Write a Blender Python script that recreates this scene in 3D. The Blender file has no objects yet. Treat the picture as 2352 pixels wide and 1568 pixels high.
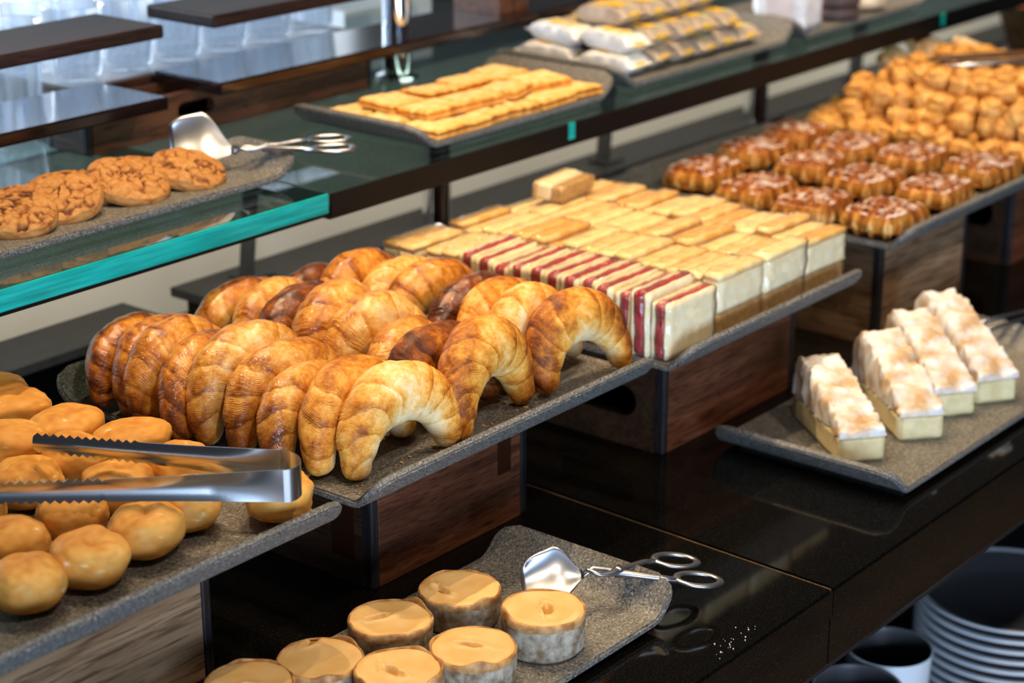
import bpy, bmesh, math, random
import numpy as np
from mathutils import Vector, Matrix, Euler, noise

random.seed(7)
COL = bpy.context.scene.collection
PI = math.pi
FLOOR = 0.88          # the counter top stands 0.88 m above the floor; coordinates below are measured from the counter top

# ------------------------------------------------------------------ materials
def new_mat(name):
    m = bpy.data.materials.new(name); m.use_nodes = True
    nt = m.node_tree; nt.nodes.clear()
    out = nt.nodes.new('ShaderNodeOutputMaterial')
    return m, nt, out

def N(nt, t, **kw):
    n = nt.nodes.new(t)
    for k, v in kw.items():
        if k in n.inputs: n.inputs[k].default_value = v
        else: setattr(n, k, v)
    return n

def ramp(nt, stops):
    r = nt.nodes.new('ShaderNodeValToRGB'); cr = r.color_ramp
    while len(cr.elements) < len(stops): cr.elements.new(0.5)
    for e, (p, c) in zip(cr.elements, stops):
        e.position = p; e.color = (*c, 1) if len(c) == 3 else c
    return r

def pbsdf(nt, out, **kw):
    b = N(nt, 'ShaderNodeBsdfPrincipled')
    for k, v in kw.items(): b.inputs[k].default_value = v
    nt.links.new(b.outputs[0], out.inputs[0])
    return b

def simple(name, col, rough=0.5, metal=0.0, **kw):
    m, nt, out = new_mat(name)
    b = pbsdf(nt, out, **{'Base Color': (*col, 1), 'Roughness': rough, 'Metallic': metal}, **kw)
    return m

def noisy(name, c1, c2, scale=30, rough=0.5, bump=0.0, bscale=None, stops=(0.35, 0.65), detail=4, rand=0.0, **kw):
    m, nt, out = new_mat(name)
    b = pbsdf(nt, out, Roughness=rough, **kw)
    tc = N(nt, 'ShaderNodeTexCoord')
    n = N(nt, 'ShaderNodeTexNoise', Scale=scale, Detail=detail)
    nt.links.new(tc.outputs['Object'], n.inputs['Vector'])
    r = ramp(nt, [(stops[0], c1), (stops[1], c2)])
    src = n.outputs['Fac']
    if rand:        # each piece baked a little differently
        oi = N(nt, 'ShaderNodeObjectInfo'); m1 = N(nt, 'ShaderNodeMath', operation='MULTIPLY_ADD')
        nt.links.new(oi.outputs['Random'], m1.inputs[0]); m1.inputs[1].default_value = 2 * rand; m1.inputs[2].default_value = -rand
        m2 = N(nt, 'ShaderNodeMath', operation='ADD'); nt.links.new(src, m2.inputs[0]); nt.links.new(m1.outputs[0], m2.inputs[1]); src = m2.outputs[0]
    nt.links.new(src, r.inputs[0]); nt.links.new(r.outputs[0], b.inputs['Base Color'])
    if bump:
        n2 = N(nt, 'ShaderNodeTexNoise', Scale=bscale or scale * 2, Detail=5)
        nt.links.new(tc.outputs['Object'], n2.inputs['Vector'])
        bp = N(nt, 'ShaderNodeBump', Strength=bump, Distance=0.002)
        nt.links.new(n2.outputs['Fac'], bp.inputs['Height']); nt.links.new(bp.outputs[0], b.inputs['Normal'])
    return m

def granite_mat():
    m, nt, out = new_mat('black_granite')
    b = pbsdf(nt, out, Roughness=0.07)
    b.inputs['Specular IOR Level'].default_value = 0.22
    tc = N(nt, 'ShaderNodeTexCoord')
    v = N(nt, 'ShaderNodeTexVoronoi', Scale=420); nt.links.new(tc.outputs['Object'], v.inputs['Vector'])
    r = ramp(nt, [(0.0, (0.20, 0.17, 0.11)), (0.10, (0.06, 0.05, 0.03)), (0.19, (0.009, 0.008, 0.006)), (1, (0.005, 0.0045, 0.004))])
    nt.links.new(v.outputs['Distance'], r.inputs[0])
    n = N(nt, 'ShaderNodeTexNoise', Scale=900, Detail=2); nt.links.new(tc.outputs['Object'], n.inputs['Vector'])
    r2 = ramp(nt, [(0.45, (0.2, 0.2, 0.2)), (0.62, (1, 1, 1))]); nt.links.new(n.outputs['Fac'], r2.inputs[0])
    mx = N(nt, 'ShaderNodeMix', data_type='RGBA', blend_type='MULTIPLY'); mx.inputs[0].default_value = 1
    nt.links.new(r.outputs[0], mx.inputs[6]); nt.links.new(r2.outputs[0], mx.inputs[7])
    nt.links.new(mx.outputs[2], b.inputs['Base Color'])
    return m

def stone_mat():
    m, nt, out = new_mat('speckled_stoneware')
    b = pbsdf(nt, out, Roughness=0.5)
    tc = N(nt, 'ShaderNodeTexCoord')
    n = N(nt, 'ShaderNodeTexNoise', Scale=390, Detail=2, Roughness=0.75); nt.links.new(tc.outputs['Object'], n.inputs['Vector'])
    r = ramp(nt, [(0.34, (0.014, 0.013, 0.012)), (0.42, (0.10, 0.094, 0.086)), (0.58, (0.155, 0.145, 0.13)), (0.68, (0.36, 0.34, 0.31))])
    nt.links.new(n.outputs['Fac'], r.inputs[0]); nt.links.new(r.outputs[0], b.inputs['Base Color'])
    bp = N(nt, 'ShaderNodeBump', Strength=0.25, Distance=0.001)
    nt.links.new(n.outputs['Fac'], bp.inputs['Height']); nt.links.new(bp.outputs[0], b.inputs['Normal'])
    return m

def wood_mat(name, dark, mid, light, axis=0, rough=0.45, scale=9, coat=0.0, spec=0.35):
    m, nt, out = new_mat(name)
    b = pbsdf(nt, out, Roughness=rough); b.inputs['Coat Weight'].default_value = coat; b.inputs['Coat Roughness'].default_value = 0.12; b.inputs['Specular IOR Level'].default_value = spec
    tc = N(nt, 'ShaderNodeTexCoord'); mp = N(nt, 'ShaderNodeMapping')
    s = [scale * 6, scale * 6, scale * 6]; s[axis] = scale * 0.55
    mp.inputs['Scale'].default_value = s
    nt.links.new(tc.outputs['Object'], mp.inputs['Vector'])
    n = N(nt, 'ShaderNodeTexNoise', Scale=1.0, Detail=9, Roughness=0.62, Distortion=0.6)
    nt.links.new(mp.outputs[0], n.inputs['Vector'])
    r = ramp(nt, [(0.30, dark), (0.48, mid), (0.70, light)])
    nt.links.new(n.outputs['Fac'], r.inputs[0])
    mp2 = N(nt, 'ShaderNodeMapping'); s2 = [scale * 40] * 3; s2[axis] = scale * 3; mp2.inputs['Scale'].default_value = s2
    nt.links.new(tc.outputs['Object'], mp2.inputs['Vector'])
    n2 = N(nt, 'ShaderNodeTexNoise', Scale=1.0, Detail=4); nt.links.new(mp2.outputs[0], n2.inputs['Vector'])
    r2 = ramp(nt, [(0.36, (0.45, 0.42, 0.4)), (0.5, (1, 1, 1))]); nt.links.new(n2.outputs['Fac'], r2.inputs[0])
    mx = N(nt, 'ShaderNodeMix', data_type='RGBA', blend_type='MULTIPLY'); mx.inputs[0].default_value = 1
    nt.links.new(r.outputs[0], mx.inputs[6]); nt.links.new(r2.outputs[0], mx.inputs[7])
    nt.links.new(mx.outputs[2], b.inputs['Base Color'])
    return m

def pastry_mat(name, stops, rough=0.4, coat=0.0, fine=260, amp=0.35, bump=0.3, sss=0.0, attr='bake', strata=False):
    """Crust colour follows the stored baking degree plus two scales of noise."""
    m, nt, out = new_mat(name)
    b = pbsdf(nt, out, Roughness=rough); b.inputs['Specular IOR Level'].default_value = 0.25
    b.inputs['Coat Weight'].default_value = coat; b.inputs['Coat Roughness'].default_value = 0.12
    if sss:
        b.inputs['Subsurface Weight'].default_value = sss; b.inputs['Subsurface Radius'].default_value = (0.012, 0.006, 0.002)
        b.inputs['Subsurface Scale'].default_value = 0.6
    at = N(nt, 'ShaderNodeAttribute', attribute_name=attr)
    tc = N(nt, 'ShaderNodeTexCoord')
    n1 = N(nt, 'ShaderNodeTexNoise', Scale=fine, Detail=5, Roughness=0.65); nt.links.new(tc.outputs['Object'], n1.inputs['Vector'])
    n2 = N(nt, 'ShaderNodeTexNoise', Scale=fine * 0.18, Detail=3); nt.links.new(tc.outputs['Object'], n2.inputs['Vector'])
    a = N(nt, 'ShaderNodeMath', operation='ADD'); nt.links.new(n1.outputs['Fac'], a.inputs[0]); nt.links.new(n2.outputs['Fac'], a.inputs[1])
    s = N(nt, 'ShaderNodeMath', operation='SUBTRACT'); nt.links.new(a.outputs[0], s.inputs[0]); s.inputs[1].default_value = 1.0
    mu = N(nt, 'ShaderNodeMath', operation='MULTIPLY'); nt.links.new(s.outputs[0], mu.inputs[0]); mu.inputs[1].default_value = amp
    t = N(nt, 'ShaderNodeMath', operation='ADD'); nt.links.new(mu.outputs[0], t.inputs[0]); nt.links.new(at.outputs['Fac'], t.inputs[1])
    r = ramp(nt, stops)
    bp = N(nt, 'ShaderNodeBump', Strength=bump, Distance=0.0012)
    nt.links.new(n1.outputs['Fac'], bp.inputs['Height']); nt.links.new(bp.outputs[0], b.inputs['Normal'])
    if strata:      # thin leaves of laminated dough showing at each wrap
        def mth(op, a, c=None):
            q = N(nt, 'ShaderNodeMath', operation=op)
            for k, v in enumerate((a, c)):
                if v is None: continue
                if isinstance(v, (int, float)): q.inputs[k].default_value = v
                else: nt.links.new(v, q.inputs[k])
            return q.outputs[0]
        sa = N(nt, 'ShaderNodeAttribute', attribute_name='strata')
        ns = N(nt, 'ShaderNodeTexNoise', Scale=46, Detail=3); nt.links.new(tc.outputs['Object'], ns.inputs['Vector'])
        nm = N(nt, 'ShaderNodeTexNoise', Scale=60, Detail=2); nt.links.new(tc.outputs['Object'], nm.inputs['Vector'])
        ph = mth('ADD', mth('MULTIPLY', sa.outputs['Fac'], 84.0), mth('MULTIPLY', ns.outputs['Fac'], 42.0))
        sn = mth('SINE', ph)
        mk = mth('MULTIPLY', mth('MINIMUM', mth('MAXIMUM', mth('SUBTRACT', sa.outputs['Fac'], 0.35), 0.0), 1.0), mth('MAXIMUM', mth('MULTIPLY', mth('SUBTRACT', nm.outputs['Fac'], 0.44), 4.0), 0.0))
        hs = mth('MULTIPLY', sn, mk)
        b2 = N(nt, 'ShaderNodeBump', Strength=0.42, Distance=0.0007)
        nt.links.new(hs, b2.inputs['Height']); nt.links.new(bp.outputs[0], b2.inputs['Normal']); nt.links.new(b2.outputs[0], b.inputs['Normal'])
        t2 = mth('ADD', t.outputs[0], mth('MULTIPLY', hs, -0.07)); nt.links.new(t2, r.inputs[0])
    else: nt.links.new(t.outputs[0], r.inputs[0])
    nt.links.new(r.outputs[0], b.inputs['Base Color'])
    if coat:
        n3 = N(nt, 'ShaderNodeTexNoise', Scale=260, Detail=2); nt.links.new(tc.outputs['Object'], n3.inputs['Vector'])
        bp2 = N(nt, 'ShaderNodeBump', Strength=0.6, Distance=0.0022)
        nt.links.new(n3.outputs['Fac'], bp2.inputs['Height']); nt.links.new(bp2.outputs[0], b.inputs['Coat Normal'])
    return m

def pane_mat(name, tint, gloss_tint=(1, 1, 1), rough=0.0, haze=0.0, bump=0.0, light_streaks=False):
    """Clear sheet: tinted see-through plus a Fresnel mirror."""
    m, nt, out = new_mat(name)
    tr = N(nt, 'ShaderNodeBsdfTransparent'); tr.inputs[0].default_value = (*tint, 1)
    gl = N(nt, 'ShaderNodeBsdfGlossy'); gl.inputs[0].default_value = (*gloss_tint, 1); gl.inputs['Roughness'].default_value = rough
    fr = N(nt, 'ShaderNodeFresnel', IOR=1.5)
    ge = N(nt, 'ShaderNodeNewGeometry'); io = N(nt, 'ShaderNodeMath', operation='MULTIPLY_ADD')      # same mirror from both sides of the sheet
    nt.links.new(ge.outputs['Backfacing'], io.inputs[0]); io.inputs[1].default_value = 1 / 1.5 - 1.5; io.inputs[2].default_value = 1.5
    nt.links.new(io.outputs[0], fr.inputs['IOR'])
    mx = N(nt, 'ShaderNodeMixShader'); nt.links.new(fr.outputs[0], mx.inputs[0])
    src = tr
    if bump:
        tc = N(nt, 'ShaderNodeTexCoord'); mp = N(nt, 'ShaderNodeMapping'); mp.inputs['Scale'].default_value = (130, 130, 30)
        nz = N(nt, 'ShaderNodeTexNoise', Scale=1.0, Detail=3); bp = N(nt, 'ShaderNodeBump', Strength=bump, Distance=0.004)
        nt.links.new(tc.outputs['Object'], mp.inputs[0]); nt.links.new(mp.outputs[0], nz.inputs['Vector']); nt.links.new(nz.outputs['Fac'], bp.inputs['Height'])
        nt.links.new(bp.outputs[0], gl.inputs['Normal'])
    if haze:
        df = N(nt, 'ShaderNodeBsdfDiffuse' if bump else 'ShaderNodeBsdfTranslucent'); df.inputs[0].default_value = (1.0, 0.96, 0.88, 1)
        m2 = N(nt, 'ShaderNodeMixShader'); m2.inputs[0].default_value = haze
        if light_streaks:  # pale streaks mixed in to imitate window light bent by the glass
            tc = N(nt, 'ShaderNodeTexCoord'); mp = N(nt, 'ShaderNodeMapping'); mp.inputs['Scale'].default_value = (85, 85, 5)
            nz = N(nt, 'ShaderNodeTexNoise', Scale=1.0, Detail=2); nt.links.new(tc.outputs['Object'], mp.inputs[0]); nt.links.new(mp.outputs[0], nz.inputs['Vector'])
            rp = ramp(nt, [(0.38, (haze * 0.35,) * 3), (0.62, (min(1, haze * 1.7),) * 3)]); nt.links.new(nz.outputs['Fac'], rp.inputs[0]); nt.links.new(rp.outputs[0], m2.inputs[0])
        nt.links.new(tr.outputs[0], m2.inputs[1]); nt.links.new(df.outputs[0], m2.inputs[2]); src = m2
    nt.links.new(src.outputs[0], mx.inputs[1]); nt.links.new(gl.outputs[0], mx.inputs[2])
    nt.links.new(mx.outputs[0], out.inputs[0])
    return m

def emit_mat(name, col, strength):
    m, nt, out = new_mat(name)
    e = N(nt, 'ShaderNodeEmission'); e.inputs[0].default_value = (*col, 1); e.inputs[1].default_value = strength
    nt.links.new(e.outputs[0], out.inputs[0]); return m

CRO_STOPS = [(0.0, (0.84, 0.64, 0.36)), (0.20, (0.77, 0.45, 0.13)), (0.38, (0.66, 0.285, 0.038)),
             (0.56, (0.45, 0.145, 0.014)), (0.74, (0.22, 0.055, 0.007)), (1.0, (0.065, 0.015, 0.005))]
M = dict(
    granite=granite_mat(), stone=stone_mat(),
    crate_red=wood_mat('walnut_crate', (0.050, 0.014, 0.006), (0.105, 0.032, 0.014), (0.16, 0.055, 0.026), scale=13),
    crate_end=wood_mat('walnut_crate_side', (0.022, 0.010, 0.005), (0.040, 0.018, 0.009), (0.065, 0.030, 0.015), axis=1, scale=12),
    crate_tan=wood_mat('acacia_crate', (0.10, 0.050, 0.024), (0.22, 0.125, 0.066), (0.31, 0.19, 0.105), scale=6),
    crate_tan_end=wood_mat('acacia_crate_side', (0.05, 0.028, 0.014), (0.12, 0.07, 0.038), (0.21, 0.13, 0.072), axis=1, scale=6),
    post=wood_mat('dark_corner_batten', (0.008, 0.007, 0.008), (0.016, 0.013, 0.014), (0.035, 0.028, 0.03), axis=2),
    board_matt=wood_mat('satin_board', (0.012, 0.006, 0.005), (0.022, 0.010, 0.008), (0.034, 0.016, 0.013), rough=0.5, spec=0.2),
    board=wood_mat('lacquered_board', (0.006, 0.003, 0.0025), (0.012, 0.005, 0.004), (0.022, 0.008, 0.007), rough=0.2, coat=1.0),
    crate_shelf=wood_mat('mahogany_crate', (0.03, 0.011, 0.006), (0.10, 0.035, 0.016), (0.19, 0.07, 0.03)),
    croissant_glazed=pastry_mat('glazed_croissant_crust', CRO_STOPS, rough=0.42, coat=0.7, fine=150, amp=0.72, bump=0.4, strata=True),
    croissant_dry=pastry_mat('croissant_crust', CRO_STOPS, rough=0.50, coat=0.04, fine=150, amp=0.72, bump=0.4, strata=True),
    bun=pastry_mat('bun_crust', [(0.0, (0.85, 0.74, 0.55)), (0.16, (0.74, 0.46, 0.16)), (0.45, (0.70, 0.34, 0.07)), (0.75, (0.55, 0.21, 0.03)), (1, (0.28, 0.08, 0.01))], rough=0.58, fine=55, amp=0.32, bump=0.12),
    cookie=pastry_mat('ginger_cookie', [(0.0, (0.52, 0.26, 0.08)), (0.45, (0.38, 0.155, 0.036)), (0.72, (0.20, 0.065, 0.014)), (1, (0.06, 0.018, 0.008))], rough=0.7, fine=190, amp=0.5, bump=0.8),
    shortbread=pastry_mat('shortbread', [(0.0, (0.80, 0.62, 0.38)), (0.35, (0.76, 0.46, 0.16)), (0.7, (0.62, 0.28, 0.05)), (1, (0.36, 0.13, 0.02))], rough=0.6, fine=60, amp=0.5, bump=0.3),
    waffle=pastry_mat('waffle_crust', [(0.0, (0.78, 0.50, 0.18)), (0.35, (0.58, 0.25, 0.045)), (0.62, (0.30, 0.085, 0.012)), (0.85, (0.13, 0.03, 0.008)), (1, (0.08, 0.02, 0.006))], rough=0.35, coat=0.3, fine=90, amp=0.35),
    sugar=noisy('icing_sugar', (0.55, 0.33, 0.24), (0.82, 0.70, 0.66), scale=120, rough=0.8),
    chunk=noisy('golden_sponge', (0.50, 0.20, 0.03), (0.78, 0.44, 0.11), scale=60, rough=0.6, bump=0.5, bscale=150),
    bread=noisy('pale_bread', (0.72, 0.48, 0.24), (0.86, 0.70, 0.48), scale=50, rough=0.7, bump=0.3),
    cream=noisy('cream_sponge', (0.80, 0.64, 0.36), (0.88, 0.77, 0.52), scale=70, rough=0.5, bump=0.25),
    lemon=noisy('golden_cake_top', (0.66, 0.34, 0.06), (0.86, 0.64, 0.30), scale=38, rough=0.45, bump=0.2, rand=0.16),
    crust=noisy('amber_base', (0.34, 0.17, 0.03), (0.52, 0.28, 0.07), scale=90, rough=0.5, bump=0.4),
    jelly=noisy('raspberry_jelly', (0.22, 0.003, 0.008), (0.52, 0.018, 0.03), scale=70, rough=0.18, bump=0.3),
    custard=noisy('pale_custard', (0.62, 0.50, 0.25), (0.74, 0.62, 0.36), scale=60, rough=0.4),
    meringue=noisy('toasted_meringue', (0.50, 0.31, 0.15), (0.74, 0.72, 0.70), scale=30, rough=0.65, bump=0.5, stops=(0.36, 0.60)),
    pie_top=noisy('pie_lid', (0.74, 0.44, 0.15), (0.80, 0.53, 0.23), scale=30, rough=0.55, bump=0.1),
    pie_edge=noisy('browned_pie_rim', (0.28, 0.10, 0.02), (0.62, 0.36, 0.14), scale=70, rough=0.6, bump=0.3),
    pie_side=noisy('floury_pie_side', (0.16, 0.10, 0.05), (0.42, 0.36, 0.28), scale=90, rough=0.7, bump=0.3),
    filling=simple('amber_filling', (0.42, 0.20, 0.04), 0.3),
    steel=simple('brushed_steel', (0.62, 0.63, 0.66), 0.2, 1.0),
    aluminium=noisy('satin_aluminium', (0.36, 0.38, 0.43), (0.46, 0.48, 0.54), scale=25, rough=0.33, Metallic=1.0),
    satin_reflector=simple('satin_reflector', (0.75, 0.77, 0.80), 0.5, 0.4),
    chrome=simple('chrome', (0.78, 0.80, 0.83), 0.06, 1.0),
    black=simple('black_lacquer', (0.004, 0.004, 0.004), 0.5, **{'Specular IOR Level': 0.15}),
    slate=noisy('black_slate', (0.016, 0.016, 0.017), (0.026, 0.025, 0.026), scale=60, rough=0.55),
    cream_wall=noisy('cream_panel', (0.70, 0.66, 0.57), (0.76, 0.72, 0.62), scale=3, rough=0.6),
    grout=noisy('tan_grout', (0.05, 0.027, 0.012), (0.10, 0.055, 0.022), scale=200, rough=0.8),
    porcelain=simple('white_porcelain', (0.74, 0.76, 0.80), 0.15),
    dark_inner=simple('dark_inner', (0.085, 0.082, 0.088), 0.3),  # darker tone for plate centres and cup insides
    cabinet=simple('dark_cabinet', (0.010, 0.009, 0.009), 0.5),
    glass_top=pane_mat('tinted_plate_glass', (0.37, 0.47, 0.46)),
    tumbler=pane_mat('tumbler_glass', (0.86, 0.90, 0.95), haze=0.16, light_streaks=True),
    film=pane_mat('cling_film', (0.97, 0.97, 0.97), rough=0.09, haze=0.04, bump=0.8),
    paper=noisy('kraft_wrapper', (0.30, 0.23, 0.17), (0.50, 0.40, 0.30), scale=28, rough=0.45, bump=0.5, bscale=45),
    paper_white=noisy('white_wrapper', (0.60, 0.58, 0.56), (0.80, 0.78, 0.76), scale=30, rough=0.4, bump=0.4, bscale=50),
    yellow=simple('yellow_print', (0.82, 0.50, 0.01), 0.4), green=simple('green_print', (0.40, 0.55, 0.22), 0.4),
    plum=noisy('dark_rye', (0.05, 0.028, 0.025), (0.10, 0.06, 0.055), scale=60, rough=0.6),
    pink=noisy('pale_icing', (0.55, 0.44, 0.40), (0.66, 0.56, 0.52), scale=40, rough=0.5),
    bowl_wood=wood_mat('bowl_wood', (0.03, 0.012, 0.004), (0.09, 0.04, 0.014), (0.16, 0.08, 0.03)),
    red_fruit=noisy('red_fruit', (0.45, 0.03, 0.01), (0.70, 0.12, 0.03), scale=30, rough=0.3),
    tub=simple('white_tub', (0.75, 0.82, 0.86), 0.3), tub_in=simple('blue_tub_lining', (0.30, 0.55, 0.68), 0.3),
    floor=noisy('grey_floor', (0.52, 0.53, 0.54), (0.62, 0.63, 0.63), scale=3, rough=0.3),
    floor_dark=wood_mat('brown_floor', (0.16, 0.10, 0.06), (0.24, 0.15, 0.09), (0.32, 0.21, 0.13), scale=2),
    wall=noisy('plaster_wall', (0.16, 0.15, 0.14), (0.20, 0.19, 0.18), scale=2, rough=0.8),
    crumb=simple('pastry_crumb', (0.62, 0.36, 0.12), 0.6), salt=simple('white_crumb', (0.8, 0.78, 0.72), 0.6),
)
m, nt, out = new_mat('teal_glass_edge')      # polished sea-green edge of the plate glass
_b = pbsdf(nt, out, Roughness=0.2); _b.inputs['Specular IOR Level'].default_value = 0.2
_tc = N(nt, 'ShaderNodeTexCoord'); _mp = N(nt, 'ShaderNodeMapping'); _mp.inputs['Scale'].default_value = (10, 60, 160)
nt.links.new(_tc.outputs['Object'], _mp.inputs['Vector'])
_n = N(nt, 'ShaderNodeTexNoise', Scale=1.0, Detail=4); nt.links.new(_mp.outputs[0], _n.inputs['Vector'])
_r = ramp(nt, [(0.3, (0.0, 0.22, 0.21)), (0.7, (0.005, 0.46, 0.43))]); nt.links.new(_n.outputs['Fac'], _r.inputs[0])
nt.links.new(_r.outputs[0], _b.inputs['Base Color'])
M['edge'] = m
M['window'] = emit_mat('daylit_pane', (0.78, 0.89, 1.0), 1.5)

# ------------------------------------------------------------------ object helpers
def link(o):
    COL.objects.link(o); return o

def tag(o, label=None, cat=None, group=None, kind=None):
    if label: o['label'] = label
    if cat: o['category'] = cat
    if group: o['group'] = group
    if kind: o['kind'] = kind
    return o

def thing(name, label, cat, loc=(0, 0, 0), rot=(0, 0, 0), group=None):
    o = link(bpy.data.objects.new(name, None)); o.location = loc; o.rotation_euler = rot
    o.empty_display_size = 0.05
    return tag(o, label, cat, group)

def mesh_from(name, verts, faces, mat, smooth=True, attr=None):
    me = bpy.data.meshes.new(name)
    me.from_pydata([tuple(v) for v in verts], [], faces)
    if mat: me.materials.append(mat)
    if smooth: me.polygons.foreach_set('use_smooth', [True] * len(me.polygons))
    if attr:
        for k, vals in attr.items():
            a = me.attributes.new(k, 'FLOAT', 'POINT'); a.data.foreach_set('value', np.asarray(vals, dtype=np.float32))
    me.update(); return me

def mobj(name, me, parent=None, loc=(0, 0, 0), rot=(0, 0, 0)):
    o = link(bpy.data.objects.new(name, me)); o.parent = parent
    o.location = loc; o.rotation_euler = rot
    return o

class MB:
    def __init__(s): s.bm = bmesh.new()
    def box(s, x0, x1, y0, y1, z0, z1, bev=0.0, seg=2):
        r = bmesh.ops.create_cube(s.bm, size=1.0)['verts']
        for v in r:
            v.co = Vector(((x0 + x1) / 2 + v.co.x * (x1 - x0), (y0 + y1) / 2 + v.co.y * (y1 - y0), (z0 + z1) / 2 + v.co.z * (z1 - z0)))
        if bev:
            es = list({e for v in r for e in v.link_edges})
            bmesh.ops.bevel(s.bm, geom=es, offset=bev, segments=seg, affect='EDGES', profile=0.5)
        return s
    def lathe(s, prof, n=40, cx=0, cy=0):
        rings = []
        for r, z in prof:
            if r < 1e-6: rings.append([s.bm.verts.new((cx, cy, z))])
            else: rings.append([s.bm.verts.new((cx + r * math.cos(2 * PI * k / n), cy + r * math.sin(2 * PI * k / n), z)) for k in range(n)])
        for a, b in zip(rings, rings[1:]):
            for k in range(n):
                p = [a[k % len(a)], a[(k + 1) % len(a)], b[(k + 1) % len(b)], b[k % len(b)]]
                q = []
                for v in p:
                    if v not in q: q.append(v)
                if len(q) > 2:
                    try: s.bm.faces.new(q)
                    except ValueError: pass
        return s
    def tube(s, pts, rad, n=10, closed=False, flat=1.0, upv=(0, 0, 1)):
        pts = [Vector(p) for p in pts]; L = len(pts); rings = []
        rr = rad if isinstance(rad, (list, tuple)) else [rad] * L
        for i, p in enumerate(pts):
            t = (pts[(i + 1) % L] - pts[i - 1]) if closed else (pts[min(i + 1, L - 1)] - pts[max(i - 1, 0)])
            t.normalize(); u = Vector(upv); sd = t.cross(u)
            if sd.length < 1e-4: sd = t.cross(Vector((1, 0, 0)))
            sd.normalize(); w = sd.cross(t)
            rings.append([s.bm.verts.new(p + sd * (math.cos(2 * PI * k / n) * rr[i]) + w * (math.sin(2 * PI * k / n) * rr[i] * flat)) for k in range(n)])
        for i in range(L if closed else L - 1):
            a, b = rings[i], rings[(i + 1) % L]
            for k in range(n): s.bm.faces.new((a[k], a[(k + 1) % n], b[(k + 1) % n], b[k]))
        if not closed:
            s.bm.faces.new(rings[0][::-1]); s.bm.faces.new(rings[-1])
        return s
    def mesh(s, name, mat, smooth=False):
        bmesh.ops.recalc_face_normals(s.bm, faces=s.bm.faces[:])
        me = bpy.data.meshes.new(name); s.bm.to_mesh(me); s.bm.free()
        me.materials.append(mat)
        if smooth: me.polygons.foreach_set('use_smooth', [True] * len(me.polygons))
        return me
    def build(s, name, mat, parent=None, smooth=False, loc=(0, 0, 0), rot=(0, 0, 0)):
        return mobj(name, s.mesh(name, mat, smooth), parent, loc, rot)

def copy_tree(o, parent=None):
    c = o.copy(); COL.objects.link(c); c.parent = parent
    for ch in list(o.children): copy_tree(ch, c)
    return c

def grid_faces(nu, nv, wrap_v=True):
    f = []
    for i in range(nu - 1):
        for j in range(nv if wrap_v else nv - 1):
            k = (j + 1) % nv
            f.append((i * nv + j, i * nv + k, (i + 1) * nv + k, (i + 1) * nv + j))
    return f

ORD = ['first', 'second', 'third', 'fourth', 'fifth', 'sixth', 'seventh', 'eighth', 'ninth', 'tenth', 'eleventh', 'twelfth',
       'thirteenth', 'fourteenth', 'fifteenth', 'sixteenth', 'seventeenth', 'eighteenth']

# ------------------------------------------------------------------ setting
def struct(name, mb, mat):
    o = mb.build(name, mat); o['kind'] = 'structure'; return o

struct('floor', MB().box(-3, 10, 1.9, 8, -0.90, -0.88), M['floor'])
struct('floor_front', MB().box(-3, 10, -4, 1.9, -0.90, -0.88), M['floor_dark'])
struct('wall_back', MB().box(-3, 10, 6.6, 6.75, -0.88, 3.0), M['wall'])
struct('wall_right', MB().box(10, 10.1, -4, 6.75, -0.88, 3.0), M['wall'])
w = struct('window_1', MB().box(-0.6, 6.9, 6.55, 6.59, -0.80, 2.9), M['window'])
fr = MB()
for x in (-0.6, 0.9, 2.4, 3.9, 5.4, 6.9): fr.box(x - 0.04, x + 0.04, 6.50, 6.56, -0.80, 2.9)
for z in (-0.80, 0.9, 2.9): fr.box(-0.64, 6.94, 6.50, 6.56, z - 0.04, z + 0.04)
fr.build('window_frame', M['cabinet'], w)
struct('wall_behind_counter', MB().box(0.2, 6.0, 2.272, 2.29, -0.88, 0.295), M['cream_wall'])

# the granite counter: two slabs that meet at a seam
YF, YB = 0.9735, 2.262
def slab(name, label, pts, x0, x1, z=0.0):
    t = thing(name, label, 'countertop')
    bm = bmesh.new()
    top = [bm.verts.new((x, y, 0)) for x, y in pts]; bot = [bm.verts.new((x, y, -0.035)) for x, y in pts]
    bm.faces.new(top); bm.faces.new(bot[::-1])
    for i in range(4): bm.faces.new((top[i - 1], bot[i - 1], bot[i], top[i]))
    bmesh.ops.bevel(bm, geom=[e for e in bm.edges if all(v.co.z > -0.001 for v in e.verts)], offset=0.003, segments=2, affect='EDGES')
    bmesh.ops.recalc_face_normals(bm, faces=bm.faces[:])
    me = bpy.data.meshes.new('slab_top'); bm.to_mesh(me); bm.free(); me.materials.append(M['granite'])
    mobj('slab_top', me, t)
    MB().box(x0, x1, YF + 0.0025, YF + 0.025, -0.096, -0.0352, 0.001).build('front_apron', M['granite'], t)
    return t
slab('granite_countertop', 'polished black granite counter slab left of the seam, under the croissant crate', [(0.2, YF), (1.7700, YF), (1.8105, YB), (0.2, YB)], 0.2, 1.7700)
slab('granite_countertop', 'polished black granite counter slab right of the seam, under the meringue tray', [(1.7722, YF), (5.6, YF), (5.6, YB), (1.8127, YB)], 1.7722, 5.6)
g = MB(); 
bm = g.bm
v = [bm.verts.new(p) for p in ((1.7700, YF + 0.004, -0.0012), (1.7722, YF + 0.004, -0.0012), (1.8127, YB, -0.0012), (1.8105, YB, -0.0012))]
v2 = [bm.verts.new((q.co.x, q.co.y, -0.03)) for q in v]
bm.faces.new(v); bm.faces.new(v2[::-1])
for i in range(4): bm.faces.new((v[i - 1], v2[i - 1], v2[i], v[i]))
struct('trim_1', g, M['grout'])
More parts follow.
